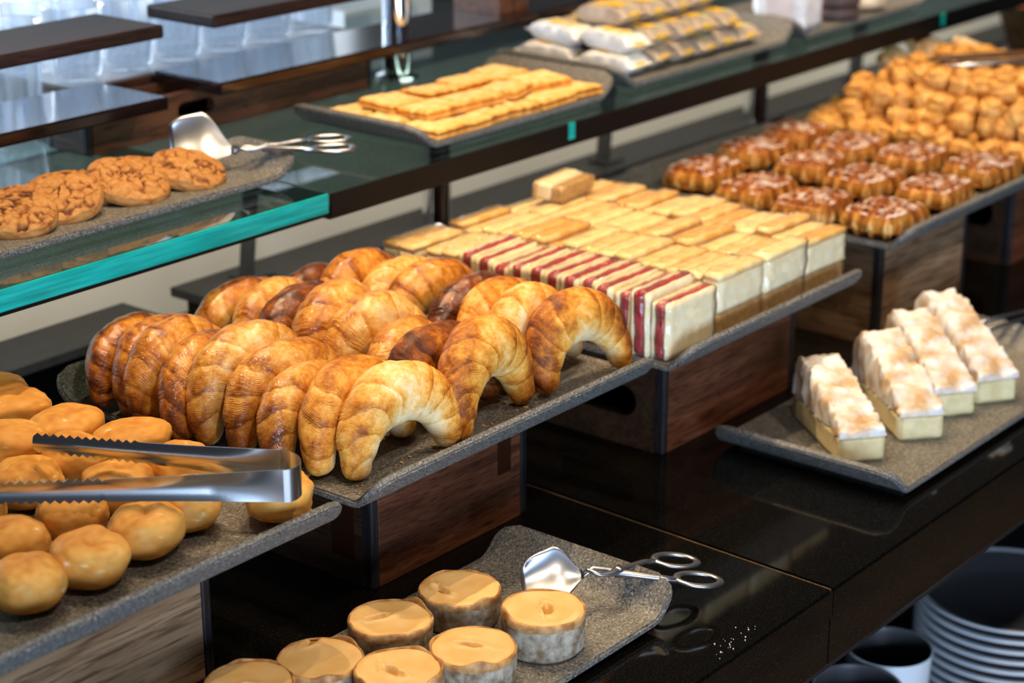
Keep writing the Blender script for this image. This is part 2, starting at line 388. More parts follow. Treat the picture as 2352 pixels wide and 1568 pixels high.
# what carries the counter and the crockery below
t = thing('counter_cabinet', 'dark open cabinet below the granite counter holding plates and cups', 'cabinet')
MB().box(0.2, 5.6, YF + 0.012, YF + 0.05, -0.112, -0.0965, 0.001).build('lower_batten', M['cabinet'], t)
MB().box(0.2, 5.6, 1.60, YB, -0.88, -0.0362).build('cabinet_body', M['cabinet'], t)
MB().box(0.2, 5.6, YF + 0.06, 1.598, -0.66, -0.63).build('crockery_shelf', M['cabinet'], t)
for x in (0.21, 5.55): MB().box(x, x + 0.04, YF + 0.06, 1.598, -0.88, -0.662).build('foot', M['cabinet'], t)

# ------------------------------------------------------------------ stoneware trays: flat sheet, two opposite edges turned up
def tray(name, label, x0, x1, y0, y1, z, axis='y', th=0.009, rise=0.030, run=0.030, rnd=0.026, foot=False, rot=0.0):
    """Outer size x0..x1 by y0..y1, the sheet's upper face at z; lips on the two ends of the given axis."""
    t = thing(name, label, 'tray', ((x0 + x1) / 2, (y0 + y1) / 2, z - th), (0, 0, rot))
    L = (y1 - y0) if axis == 'y' else (x1 - x0); W = (x1 - x0) if axis == 'y' else (y1 - y0)
    prof = []                      # (u, z, half width, slope)
    n = 8
    def lip(k):                    # k 0..1 along the lip
        a = k
        return run * (0.15 * a + 0.85 * a) , rise * (a ** 1.5 if a < 0.35 else (0.35 ** 1.5 + (a - 0.35) * 1.22))
    us = []
    top = rise
    for i in range(n, -1, -1):
        k = i / n; du, dz = lip(k); us.append((-(L / 2 - run) - du, dz, k))
    for i in range(0, n + 1):
        k = i / n; du, dz = lip(k); us.append(((L / 2 - run) + du, dz, k))
    vs = []
    P = [(u, zz) for u, zz, _ in us]
    nv = 5
    def hw(k):                     # rounded free corners of the lip
        d = max(0.0, (1 - k) * run * 1.4)
        if d >= rnd: return W / 2
        return W / 2 - rnd + math.sqrt(max(0.0, rnd * rnd - (rnd - d) ** 2))
    rows_top, rows_bot = [], []
    for i, (u, zz, k) in enumerate(us):
        a = P[max(i - 1, 0)]; b = P[min(i + 1, len(P) - 1)]
        tx, tz = b[0] - a[0], b[1] - a[1]; l = math.hypot(tx, tz); nx, nz = -tz / l, tx / l
        h = hw(k)
        for j in range(nv):
            s = -h + 2 * h * j / (nv - 1)
            rows_top.append((s, u, th + zz)); rows_bot.append((s, u - nx * th, th + zz - nz * th))
    def conv(p): return (p[0], p[1], p[2]) if axis == 'y' else (p[1], -p[0], p[2])
    bm = bmesh.new()
    A = [bm.verts.new(conv(p)) for p in rows_top]; B = [bm.verts.new(conv(p)) for p in rows_bot]
    R = len(us)
    for i in range(R - 1):
        for j in range(nv - 1):
            q = (i * nv + j, i * nv + j + 1, (i + 1) * nv + j + 1, (i + 1) * nv + j)
            bm.faces.new([A[x] for x in q]); bm.faces.new([B[x] for x in q[::-1]])
        for j, s in ((0, 1), (nv - 1, -1)):
            q = [A[i * nv + j], A[(i + 1) * nv + j], B[(i + 1) * nv + j], B[i * nv + j]]
            bm.faces.new(q if s > 0 else q[::-1])
    for i in (0, R - 1):
        for j in range(nv - 1):
            bm.faces.new([A[i * nv + j], A[i * nv + j + 1], B[i * nv + j + 1], B[i * nv + j]])
    bmesh.ops.recalc_face_normals(bm, faces=bm.faces[:])
    sharp = [e for e in bm.edges if len(e.link_faces) == 2 and e.calc_face_angle(0) > 0.9]
    bmesh.ops.bevel(bm, geom=sharp, offset=0.0022, segments=2, affect='EDGES')
    me = bpy.data.meshes.new('tray_sheet'); bm.to_mesh(me); bm.free(); me.materials.append(M['stone'])
    me.polygons.foreach_set('use_smooth', [True] * len(me.polygons))
    o = mobj('tray_sheet', me, t)
    md = o.modifiers.new('edges', 'EDGE_SPLIT'); md.split_angle = math.radians(50)
    if foot:
        f = 0.016; hx = (x1 - x0) / 2 - (run + 0.012 if axis == 'x' else f); hy = (y1 - y0) / 2 - (run + 0.012 if axis == 'y' else f)
        MB().box(-hx, hx, -hy, hy, -foot, 0.0005, 0.002).build('foot_rim', M['stone'], t)
    return t

TZ = 0.165      # upper face of the sheet of the trays on the crates
tray('stoneware_tray', 'speckled grey stone tray piled with croissants, on the walnut crate', 1.343, 1.845, 1.270, 1.780, TZ)
tray('stoneware_tray', 'speckled grey stone tray of round golden buns at the left edge', 0.74, 1.305, 1.270, 1.800, TZ)
tray('stoneware_tray', 'speckled grey stone tray under the rows of wrapped cake slices', 1.892, 2.330, 1.262, 1.775, 0.158)
tray('stoneware_tray', 'speckled grey stone tray under the sugared waffles', 2.470, 2.935, 1.276, 1.782, 0.175)
tray('stoneware_tray', 'speckled grey stone tray buried under the heap of golden sponge chunks', 2.945, 3.46, 1.276, 1.782, 0.175)
SH = 0.33       # top of the glass shelf
tray('stoneware_tray', 'long narrow speckled stone tray of crackled cookies on the glass shelf', 1.14, 1.775, 1.795, 1.930, SH + 0.016, axis='x', foot=0.006, run=0.04)
tray('stoneware_tray', 'speckled stone tray of flat shortbread squares on the glass shelf', 1.965, 2.420, 1.755, 2.005, SH + 0.016, axis='x', foot=0.006, run=0.04)
tray('stoneware_tray', 'speckled stone tray heaped with yellow printed paper packets', 2.455, 2.965, 1.770, 2.030, SH + 0.016, axis='x', foot=0.006, run=0.04)
tray('stoneware_tray', 'farthest shelf tray, holding dark stacked rounds and a white packet', 2.975, 3.46, 1.770, 2.030, SH + 0.016, axis='x', foot=0.006, run=0.04)
tray('stoneware_tray', 'speckled stone tray with meringue cake slices, standing on the counter', 2.012, 2.62, 1.028, 1.300, 0.016, axis='x', foot=0.006, run=0.035)
tray('stoneware_tray', 'speckled stone tray with small round pies at the front of the counter', 1.02, 1.600, 1.068, 1.312, 0.016, axis='x', foot=0.006, run=0.040, rise=0.034)

# ------------------------------------------------------------------ crates
def crate(label, x0, x1, y0, y1, z0, z1, mf, ms, hole_side=None, name='wooden_crate', slot_front=None, posts=True):
    t = thing(name, label, 'crate', ((x0 + x1) / 2, (y0 + y1) / 2, z0))
    hx, hy, h = (x1 - x0) / 2, (y1 - y0) / 2, z1 - z0; th = 0.014; pw = 0.012 if h > 0.1 else 0.009
    def panel(nm, mb, mat): return mb.build(nm, mat, t)
    def holed(length, height, hole, thick):           # upright board in (s, z) with a round-ended slot
        bm = bmesh.new(); cx, cz, a, r = hole
        outer = [(-length / 2, 0), (length / 2, 0), (length / 2, height), (-length / 2, height)]
        inner = [(cx + (a if math.cos(q) >= 0 else -a) + r * math.cos(q), cz + r * math.sin(q)) for q in [2 * PI * (k + 0.5) / 24 for k in range(24)]]
        ov = [bm.verts.new((x, 0, z)) for x, z in outer]; iv = [bm.verts.new((x, 0, z)) for x, z in inner]
        es = [bm.edges.new((ov[i], ov[(i + 1) % 4])) for i in range(4)] + [bm.edges.new((iv[i], iv[(i + 1) % 24])) for i in range(24)]
        bmesh.ops.triangle_fill(bm, edges=es, use_beauty=True)
        for f in [f for f in bm.faces if abs(f.calc_center_median().x - cx) < a + r * 0.8 and abs(f.calc_center_median().z - cz) < r * 0.7 and all(v in iv for v in f.verts)]:
            bm.faces.remove(f)
        r_ = bmesh.ops.extrude_face_region(bm, geom=bm.faces[:])
        for v_ in [e for e in r_['geom'] if isinstance(e, bmesh.types.BMVert)]: v_.co.y += thick
        bmesh.ops.recalc_face_normals(bm, faces=bm.faces[:])
        me = bpy.data.meshes.new('panel'); bm.to_mesh(me); bm.free(); return me
    if slot_front:
        me = holed(2 * hx - 2 * pw, h, slot_front, th); me.materials.append(mf); mobj('front_panel', me, t, (0, -hy, 0))
    else:
        panel('front_panel', MB().box(-hx + pw, hx - pw, -hy, -hy + th, 0, h, 0.0012), mf)
    panel('back_panel', MB().box(-hx + pw, hx - pw, hy - th, hy, 0, h, 0.0012), mf)
    if hole_side:
        me = holed(2 * hy - 2 * th, h, hole_side, th); me.materials.append(ms)
        mobj('side_panel', me, t, (-hx + th, 0, 0), (0, 0, PI / 2))
    else:
        panel('side_panel', MB().box(-hx, -hx + th, -hy + pw, hy - pw, 0, h, 0.0012), ms)
    panel('side_panel', MB().box(hx - th, hx, -hy + pw, hy - pw, 0, h, 0.0012), ms)
    if posts:
        for sx in (-1, 1):
            for sy in (-1, 1):
                bx = (sx * hx, sx * (hx - pw)); by = (sy * (hy + 0.0006), sy * (hy - th - 0.001))
                panel('corner_batten', MB().box(min(bx) - (0.0006 if sx < 0 else 0), max(bx) + (0.0006 if sx > 0 else 0), min(by), max(by), 0, h, 0.003), M['post'])
    panel('bottom_panel', MB().box(-hx + th, hx - th, -hy + th, hy - th, 0.002, 0.010), ms)
    return t

ct = TZ - 0.0095
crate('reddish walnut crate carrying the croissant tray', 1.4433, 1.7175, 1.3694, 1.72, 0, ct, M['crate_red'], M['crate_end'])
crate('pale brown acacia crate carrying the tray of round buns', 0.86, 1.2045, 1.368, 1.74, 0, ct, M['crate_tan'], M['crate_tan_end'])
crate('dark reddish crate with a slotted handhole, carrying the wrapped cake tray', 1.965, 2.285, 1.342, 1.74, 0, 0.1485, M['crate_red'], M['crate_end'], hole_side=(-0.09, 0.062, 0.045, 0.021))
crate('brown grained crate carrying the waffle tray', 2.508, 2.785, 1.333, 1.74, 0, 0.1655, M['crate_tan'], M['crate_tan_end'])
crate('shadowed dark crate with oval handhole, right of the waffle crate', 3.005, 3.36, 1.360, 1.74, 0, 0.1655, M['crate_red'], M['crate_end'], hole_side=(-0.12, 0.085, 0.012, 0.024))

# strips of clear brown tape on the croissant crate
tp = bpy.data.objects['wooden_crate']
m, nt, out = new_mat('brown_tape'); _b = pbsdf(nt, out, Roughness=0.12); _b.inputs['Base Color'].default_value = (0.030, 0.010, 0.004, 1)
M['tape'] = m
MB().box(0.082, 0.106, -0.1762, -0.1752, 0.066, 0.150).build('tape_strip', m, tp)
MB().box(-0.1377, -0.1372, -0.150, -0.115, 0.03, 0.112).build('tape_strip', m, tp)

# ------------------------------------------------------------------ croissants
def croissant_mesh(seed, bake, gl, hz=0.066, hw=0.066, rb=0.035, rt=0.0135, skew=0.0, thick=0.78):
    rnd = random.Random(seed); nt_, nh = 210, 60
    t = np.linspace(0, 1, nt_); a = PI * t
    hwv = hw * (1 + 0.05 * np.sin(a))
    ex = 0.86 + rnd.uniform(-0.06, 0.06)
    cx = -np.sign(np.cos(a)) * np.abs(np.cos(a)) ** ex * hwv + skew * np.sin(a)
    cz = 0.0015 + np.sin(a) ** (0.92 + rnd.uniform(-0.08, 0.08)) * (hz + rt - 0.0015)
    tipl, tipr = rnd.uniform(-0.014, 0.008), rnd.uniform(-0.014, 0.008)
    cy = np.where(t < 0.5, tipl, tipr) * (np.abs(2 * t - 1)) ** 2
    C = np.stack([cx, cy, cz], 1)
    T = np.gradient(C, axis=0); T /= np.linalg.norm(T, axis=1)[:, None]
    Yv = np.array([0, 1.0, 0]); Nn = np.cross(Yv[None], T); Nn /= np.linalg.norm(Nn, axis=1)[:, None]
    Nn *= np.sign(np.sum(Nn * (C - np.array([0, 0, rt])), axis=1))[:, None]
    B = np.cross(T, Nn)
    th = np.linspace(0, 2 * PI, nh, endpoint=False)
    V = np.zeros((nt_, nh, 3)); bk = np.zeros((nt_, nh)); stt = np.zeros((nt_, nh))
    NB = 4.3 + rnd.uniform(-0.4, 0.5); hel = rnd.uniform(0.12, 0.3) * rnd.choice((-1, 1)); ph = rnd.uniform(0, 6)
    off = Vector((rnd.uniform(0, 50), rnd.uniform(0, 50), rnd.uniform(0, 50)))
    for i in range(nt_):
        u0 = abs(2 * t[i] - 1); side = 1 if t[i] > 0.5 else -1
        for j in range(nh):
            q = th[j]; co, si = math.cos(q), math.sin(q)      # co: outward, si: across
            p0 = C[i] + Nn[i] * co * 0.03 + B[i] * si * 0.03
            nz = noise.noise(Vector(p0 * 28) + off); nz2 = noise.noise(Vector(p0 * 75) + off)
            s = max(0.0, u0 + 0.028 * nz + side * hel * 0.30 * si + 0.045 * math.sin(q + ph) + 0.03 * math.sin(q * 2 + ph) + 0.018 * nz2) * NB
            if s < 0.75: s = s * 0.9          # broad middle wrap
            b = math.floor(s); f = s - b; stt[i, j] = s
            ue = (b + 0.30 * f + 0.70 * f ** 4) / NB
            ue = min(1.0, ue * 0.62 + u0 * 0.38)
            r = rt + (rb - rt) * max(0.0, math.cos(ue * PI / 2)) ** 0.92
            # leafy striations gathering near each layer's edge
            st = math.sin(s * 44 + 4.5 * nz + 2.0 * nz2) * (0.25 + 0.75 * f * f) * min(1, u0 * 2.2)
            r *= 1 + 0.026 * st + 0.05 * nz2 + 0.10 * nz
            e = min(t[i], 1 - t[i]) / 0.035
            if e < 1: r *= math.sqrt(max(0.0, 1 - (1 - e) ** 2)) * 0.95 + 0.02
            out_ = co * (1.0 if co > 0 else 0.86)
            V[i, j] = C[i] + Nn[i] * r * out_ + B[i] * r * si * thick
            crest = f ** 3 * 0.20 - (0.10 * (1 - f / 0.3) if f < 0.3 and b > 0 else 0.0)
            pale = 0.30 * (nz2 * 0.5 + noise.noise(Vector(p0 * 16) + off * 2))
            bk[i, j] = bake + (0.20 * co if co > 0 else 0.34 * co) * 0.9 + crest * 0.9 + pale * 1.0 + 0.05 * st + 0.08 * u0 - 0.12
    V = V.reshape(-1, 3); me = mesh_from('croissant', V, grid_faces(nt_, nh), M['croissant_glazed'] if gl else M['croissant_dry'], attr={'bake': bk.reshape(-1), 'strata': stt.reshape(-1)})
    return me

# (x, y of the tips, top z, bake, glazed, yaw, label)
CRO = [
 (1.446, 1.318, .277, .24, 0, -3, 'pale creamy croissant at the front left corner, nearest the bun tray tongs'),
 (1.430, 1.368, .276, .33, 0, 4, 'golden croissant directly behind the pale front left one, its tip hanging low'),
 (1.418, 1.416, .259, .32, 1, 6, 'slim glossy croissant third in the left file, mostly hidden by the second'),
 (1.424, 1.463, .276, .42, 1, -5, 'fat glossy brown croissant fourth in the left file, pale lower leg'),
 (1.418, 1.512, .288, .26, 1, -2, 'yellow gold glossy croissant behind the fat brown one in the left file'),
 (1.399, 1.561, .266, .50, 1, 10, 'narrow brown croissant sixth in the left file with a dark lower leg'),
 (1.411, 1.609, .276, .40, 1, 4, 'shiny croissant seventh in the left file with a pale left flank'),
 (1.411, 1.658, .258, .50, 1, 8, 'deep brown croissant second from the back in the left file'),
 (1.409, 1.706, .247, .55, 1, 10, 'dark amber croissant at the back left corner of the tray'),
 (1.600, 1.318, .293, .50, 0, 7, 'matt brown croissant at the front of the middle file, two legs on the rim'),
 (1.575, 1.374, .273, .70, 0, -4, 'croissant with dark purplish top, second in the middle file'),
 (1.585, 1.430, .260, .27, 1, 8, 'small yellow gold croissant third in the middle file'),
 (1.595, 1.484, .285, .34, 1, -6, 'long curved glossy croissant fourth in the middle file'),
 (1.595, 1.540, .288, .27, 1, 5, 'light gold croissant with white flank, fifth in the middle file'),
 (1.592, 1.596, .273, .80, 1, 2, 'almost burnt dark croissant sixth in the middle file'),
 (1.603, 1.651, .263, .28, 1, 6, 'sparkling honey coloured croissant second from the back of the middle file'),
 (1.590, 1.706, .250, .42, 1, -4, 'amber croissant at the back of the middle file'),
 (1.762, 1.318, .283, .48, 0, -6, 'tan matt croissant arching at the front right corner beside the cake tray'),
 (1.752, 1.374, .280, .17, 0, 5, 'whitish cream croissant second in the right file'),
 (1.752, 1.428, .274, .28, 0, 3, 'light golden croissant third in the right file'),
 (1.767, 1.484, .256, .82, 1, -4, 'very dark ribbed croissant fourth in the right file'),
 (1.762, 1.540, .271, .45, 1, -8, 'brown topped glossy croissant fifth in the right file, its tail toward the cakes'),
 (1.766, 1.596, .260, .18, 1, 3, 'bright yellow croissant sixth in the right file'),
 (1.749, 1.651, .266, .36, 1, -3, 'big orange gold croissant standing highest at the back right'),
 (1.715, 1.700, .236, .66, 1, 4, 'small dark croissant peeking out at the very back'),
]
for i, (x, y, zt, bake, gl, yaw, lab) in enumerate(CRO):
    k = (zt - TZ) / 0.1115
    rr = random.Random(100 + i)
    me = croissant_mesh(11 + i, bake, gl, hz=0.0625 * k, hw=0.063 * rr.uniform(0.96, 1.06), rb=0.0350 * (0.5 + 0.5 * k) * rr.uniform(0.96, 1.06), skew=rr.uniform(-0.008, 0.008))
    o = mobj('croissant', me, None, (x, y, TZ + 0.0015), (-math.radians(15), 0, math.radians(yaw)))
    tag(o, lab, 'croissant', 'croissants on the stone tray')
# flakes fallen on the tray
fl = MB(); rr = random.Random(5)
for k in range(46):
    x, y = rr.uniform(1.37, 1.83), rr.uniform(1.298, 1.33); s = rr.uniform(0.001, 0.0035)
    fl.box(x, x + s, y, y + s * rr.uniform(0.5, 1.5), TZ + 0.0003, TZ + 0.0012)
tag(fl.build('pastry_flakes', M['crumb']), 'tiny crisp flakes fallen along the front of the croissant tray', 'crumbs', kind='stuff')
fl = MB()
for k in range(26):
    x, y = rr.gauss(1.60, 0.030), rr.gauss(0.996, 0.008); s = rr.uniform(0.0004, 0.0013)
    fl.box(x, x + s, max(y, YF + 0.004), max(y, YF + 0.004) + s, 0.0001, 0.0001 + s)
tag(fl.build('white_crumbs', M['salt']), 'white crumbs scattered near the front edge of the black counter', 'crumbs', kind='stuff')

# ------------------------------------------------------------------ round buns
def bun_mesh(seed, r=0.0355, h=0.051, elong=1.0):
    rnd = random.Random(seed); nu, nv = 40, 64; off = Vector((rnd.uniform(0, 90), rnd.uniform(0, 90), 3))
    V = []; bk = []
    dx, dy = rnd.uniform(-.3, .3), rnd.uniform(-.3, .3); cr = rnd.uniform(0, PI)
    for i in range(nu):
        p = PI * i / (nu - 1)
        for j in range(nv):
            q = 2 * PI * j / nv
            sr = math.sin(p) ** 0.78; x, y = sr * math.cos(q), sr * math.sin(q); c = math.cos(p)
            z = (abs(c) ** 0.85) * (1 if c > 0 else -1)
            n1 = noise.noise(Vector((x, y, z)) * 1.7 + off); n2 = noise.noise(Vector((x, y, z)) * 5 + off)
            d = math.hypot(x - dx, y - dy)
            dim = 0.22 * math.exp(-(d / 0.26) ** 2) if c > 0 else 0
            ca = abs((x - dx) * math.cos(cr) + (y - dy) * math.sin(cr)); crease = 0.05 * math.exp(-(ca / 0.07) ** 2) * math.exp(-(d / 0.6) ** 2) if c > 0 else 0
            k = 1 + 0.10 * n1 + 0.025 * n2
            V.append((x * r * k * elong, y * r * k, h / 2 + h / 2 * (z * k - dim - crease) if c > 0 else h / 2 + h / 2 * z * 0.97))
            fl = noise.noise(Vector((x, y, z)) * 3.1 + off * 1.7)
            bk.append(0.50 + 0.14 * max(0, c) ** 0.6 * (0.6 + 0.8 * n1) - 0.06 * (1 - abs(c)) + 0.22 * n2 + 0.25 * (dim + crease) - (0.40 if fl > 0.62 else 0))
    return mesh_from('round_bun', V, grid_faces(nu, nv), M['bun'], attr={'bake': bk})
bm_ = [bun_mesh(40 + k, elong=1 + 0.06 * (k % 3)) for k in range(6)] + [bun_mesh(60 + k, 0.037, 0.043, 1.22) for k in range(4)]
zl, zu = TZ + 0.0012, TZ + 0.031
BUNS = [
 (0.980, 1.362, zl, 0, 'golden bun at the bottom left edge, nearest the viewer, flattened top'),
 (1.052, 1.360, zl, 1, 'floury golden bun second along the front of the bun tray'),
 (1.126, 1.364, zl, 2, 'smooth golden bun third along the front of the bun tray'),
 (1.192, 1.382, zl, 3, 'creased golden bun right of the third front bun, under the tongs'),
 (1.263, 1.325, zl, 4, 'lone bun at the front right corner of the tray beneath the tong bend'),
 (1.020, 1.440, zl, 5, 'bun half cut by the left edge in the second row'),
 (1.105, 1.450, zl, 0, 'dimpled bun with a white flour patch in the second row'),
 (1.178, 1.465, zl, 2, 'floury bun in shadow just below the middle of the tongs'),
 (1.250, 1.452, zl, 3, 'oblong bun under the tongs beside the croissant tray'),
 (1.045, 1.530, zl, 4, 'bun behind the tong tip at the left edge'),
 (1.125, 1.545, zl, 1, 'bun between the two toothed tong tips'),
 (1.272, 1.555, zl, 8, 'knobbly bun against the right rim, behind the upper tong arm'),
 (1.195, 1.560, zl, 5, 'small bun just peeking over the upper tong arm'),
 (1.062, 1.618, zl, 0, 'bun at the left edge behind the tong tips'),
 (1.155, 1.620, zu - .012, 6, 'oval bun resting across its neighbours above the tong tip'),
 (1.245, 1.632, zl + .004, 7, 'broad oblong bun with a central cleft on the right rim'),
 (1.070, 1.700, zl, 2, 'bun at the far left edge in the rear row'),
 (1.150, 1.712, zl, 1, 'bun at the left in the rear of the tray, half hidden by the oval one'),
 (1.235, 1.715, zl + .006, 9, 'oblong pitted bun on the right rim, third from the back corner'),
 (1.245, 1.768, zu - .020, 6, 'shiny bun at the back corner of the bun tray'),
]
for x, y, z, k, lab in BUNS:
    o = mobj('round_bun', bm_[k], None, (x, y, z), (random.uniform(-.08, .08), random.uniform(-.08, .08), random.uniform(0, 6.28) if k < 6 else random.uniform(-.4, .1)))
    tag(o, lab, 'bun', 'golden buns on the left tray')

# ------------------------------------------------------------------ long steel tongs lying over the buns
def ribbon(name, pts, w, th, mat, parent, teeth=0, channel=0.0, flip=1):
    """Springy strip standing on edge: pts centre line, w(s) width upright, scalloped near the end."""
    P = [Vector(p) for p in pts]; n = len(P); V = []; F = []; m_ = 7
    seg = [0.0]
    for a, b in zip(P, P[1:]): seg.append(seg[-1] + (b - a).length)
    for i, p in enumerate(P):
        t = (P[min(i + 1, n - 1)] - P[max(i - 1, 0)]).normalized(); sd = t.cross(Vector((0, 0, 1))).normalized() * flip
        s = seg[i] / seg[-1]; ww = w(s)
        for side in (0, 1):
            for j in range(m_):
                k = j / (m_ - 1) * 2 - 1
                e = 0.0
                if teeth and s > 1 - teeth and abs(k) > 0.99: e = 0.0017 * (1 if i % 2 else -1)
                V.append(p + Vector((0, 0, k * (ww / 2 + e))) + sd * (channel * (1 - k * k) * min(1, s * 4) + side * th))
    for i in range(n - 1):
        for j in range(m_ - 1):
            for side in (0, 1):
                b0 = i * 2 * m_ + side * m_ + j; b1 = (i + 1) * 2 * m_ + side * m_ + j
                F.append((b0, b0 + 1, b1 + 1, b1) if side else (b0, b1, b1 + 1, b0 + 1))
        for j, s_ in ((0, 1), (m_ - 1, -1)):
            q = (i * 2 * m_ + j, i * 2 * m_ + m_ + j, (i + 1) * 2 * m_ + m_ + j, (i + 1) * 2 * m_ + j); F.append(q if s_ > 0 else q[::-1])
    for i in (0, n - 1):
        for j in range(m_ - 1):
            b = i * 2 * m_ + j; F.append((b, b + m_, b + m_ + 1, b + 1))
    me = mesh_from(name, V, F, mat, smooth=True); bm = bmesh.new(); bm.from_mesh(me); bmesh.ops.recalc_face_normals(bm, faces=bm.faces[:]); bm.to_mesh(me); bm.free()
    o = mobj(name, me, parent); md = o.modifiers.new('edges', 'EDGE_SPLIT'); md.split_angle = math.radians(40)
    return o
t = thing('serving_tongs', 'long stainless steel tongs with toothed tips lying across the buns', 'tongs', (1.229, 1.297, 0.228))
def lerp(a, b, k): return tuple(x + (y - x) * k for x, y in zip(a, b))
n = 60
near = [lerp((-0.004, -0.020, 0), (-0.198, 0.170, 0.006), k / n) for k in range(n + 1)]
far = [lerp((0.022, 0.012, 0.004), (-0.103, 0.232, 0.012), k / n) for k in range(n + 1)]
ribbon('near_arm', near, lambda s: 0.034 - 0.013 * s - 0.003 * math.sin(PI * s), 0.0012, M['steel'], t, teeth=0.38, channel=0.004, flip=1)
ribbon('far_arm', far, lambda s: 0.034 - 0.016 * s - 0.003 * math.sin(PI * s), 0.0012, M['steel'], t, teeth=0.42, channel=0.004, flip=-1)
bend = [(-0.004, -0.020, 0)]
for k in range(1, 14):
    a = PI * k / 14; c = Vector((0.009, -0.004, 0.002)); d1 = Vector((-0.013, -0.016, -0.002)); d2 = Vector((0.012, -0.014, 0))
    bend.append(tuple(c + d1 * math.cos(a) + d2 * math.sin(a)))
bend.append((0.022, 0.012, 0.004))
ribbon('spring_bend', bend, lambda s: 0.034, 0.0012, M['steel'], t)

# ------------------------------------------------------------------ cookies
def cookie_mesh(seed, R=0.045, T=0.021):
    rnd = random.Random(seed); cells = [(rnd.uniform(-1, 1), rnd.uniform(-1, 1)) for _ in range(34)]
    off = Vector((rnd.uniform(0, 60), rnd.uniform(0, 60), 0)); nr, nq = 46, 110; V = []; bk = []
    def h(x, y):
        ds = sorted(math.hypot(x + 0.13 * noise.noise(Vector((x * 5, y * 5, 1)) + off) - cx, y + 0.13 * noise.noise(Vector((x * 7, y * 7, 9)) + off) - cy) for cx, cy in cells)
        e = ds[1] - ds[0]; ck = max(0.0, 1 - e / 0.07)
        ck *= 0.05 + 1.5 * max(0.0, 0.5 + noise.noise(Vector((x * 2.4, y * 2.4, 4)) + off))
        return min(1.0, ck)
    rows = nr + 9
    for i in range(rows):
        for j in range(nq):
            q = 2 * PI * j / nq; rim = 1 + 0.045 * noise.noise(Vector((math.cos(q) * 1.6, math.sin(q) * 1.6, 0)) + off)
            if i < nr:
                f = i / (nr - 1); x, y = f * math.cos(q), f * math.sin(q); c = h(x, y); nz = noise.noise(Vector((x * 9, y * 9, 0)) + off)
                z = T * (1.0 - 0.42 * f ** 4) + 0.0011 * nz - 0.0042 * c + 0.002 * noise.noise(Vector((x * 3, y * 3, 2)) + off)
                V.append((x * R * rim * 0.95, y * R * rim * 0.95, z)); bk.append(0.30 + 0.62 * c + 0.30 * nz)
            else:
                g = (i - nr + 1) / 9; a = g * PI * 0.62; nz = noise.noise(Vector((math.cos(q) * 6, math.sin(q) * 6, g * 3)) + off)
                rr_ = R * rim * (0.95 + 0.05 * math.sin(a) - 0.04 * max(0, g - 0.7)) * (1 + 0.02 * nz)
                V.append((rr_ * math.cos(q), rr_ * math.sin(q), T * 0.58 * (1 - g))); bk.append(0.42 + 0.35 * nz)
    F = grid_faces(rows, nq); F.append(tuple(range((rows - 1) * nq, rows * nq))[::-1])
    return mesh_from('ginger_cookie', V, F, M['cookie'], attr={'bake': bk})
cz = SH + 0.0165
CK = [
 (1.640, 1.862, 0.010, (17, 8, -20), 1.12, 'rightmost crackled brown cookie, leaning beside the scoop'),
 (1.548, 1.868, 0.013, (19, 6, -14), 1.20, 'large crackled cookie second from the scoop'),
 (1.445, 1.870, 0.013, (20, -4, -38), 1.18, 'crackled cookie with a cleft edge third from the scoop'),
 (1.372, 1.860, 0.012, (18, 2, -40), 1.12, 'crackled cookie cut off by the left picture edge'),
]
for i, (x, y, dz, rot, s, lab) in enumerate(CK):
    o = mobj('ginger_cookie', cookie_mesh(70 + i, R=0.044 * s), None, (x, y, cz + dz), [math.radians(a) for a in rot]); tag(o, lab, 'cookie', 'crackled cookies on the shelf tray')
for i, (x, y, dz, lab) in enumerate([(1.592, 1.900, 0.006, 'cookie mostly hidden behind the two right hand crackled cookies'), (1.500, 1.903, 0.006, 'cookie showing only its edge between the second and third cookies'), (1.405, 1.900, 0.006, 'cookie hidden behind the left hand crackled cookies')]):
    o = mobj('ginger_cookie', cookie_mesh(80 + i), None, (x, y, cz + dz), [math.radians(a) for a in (12, 3, -30)]); tag(o, lab, 'cookie', 'crackled cookies on the shelf tray')

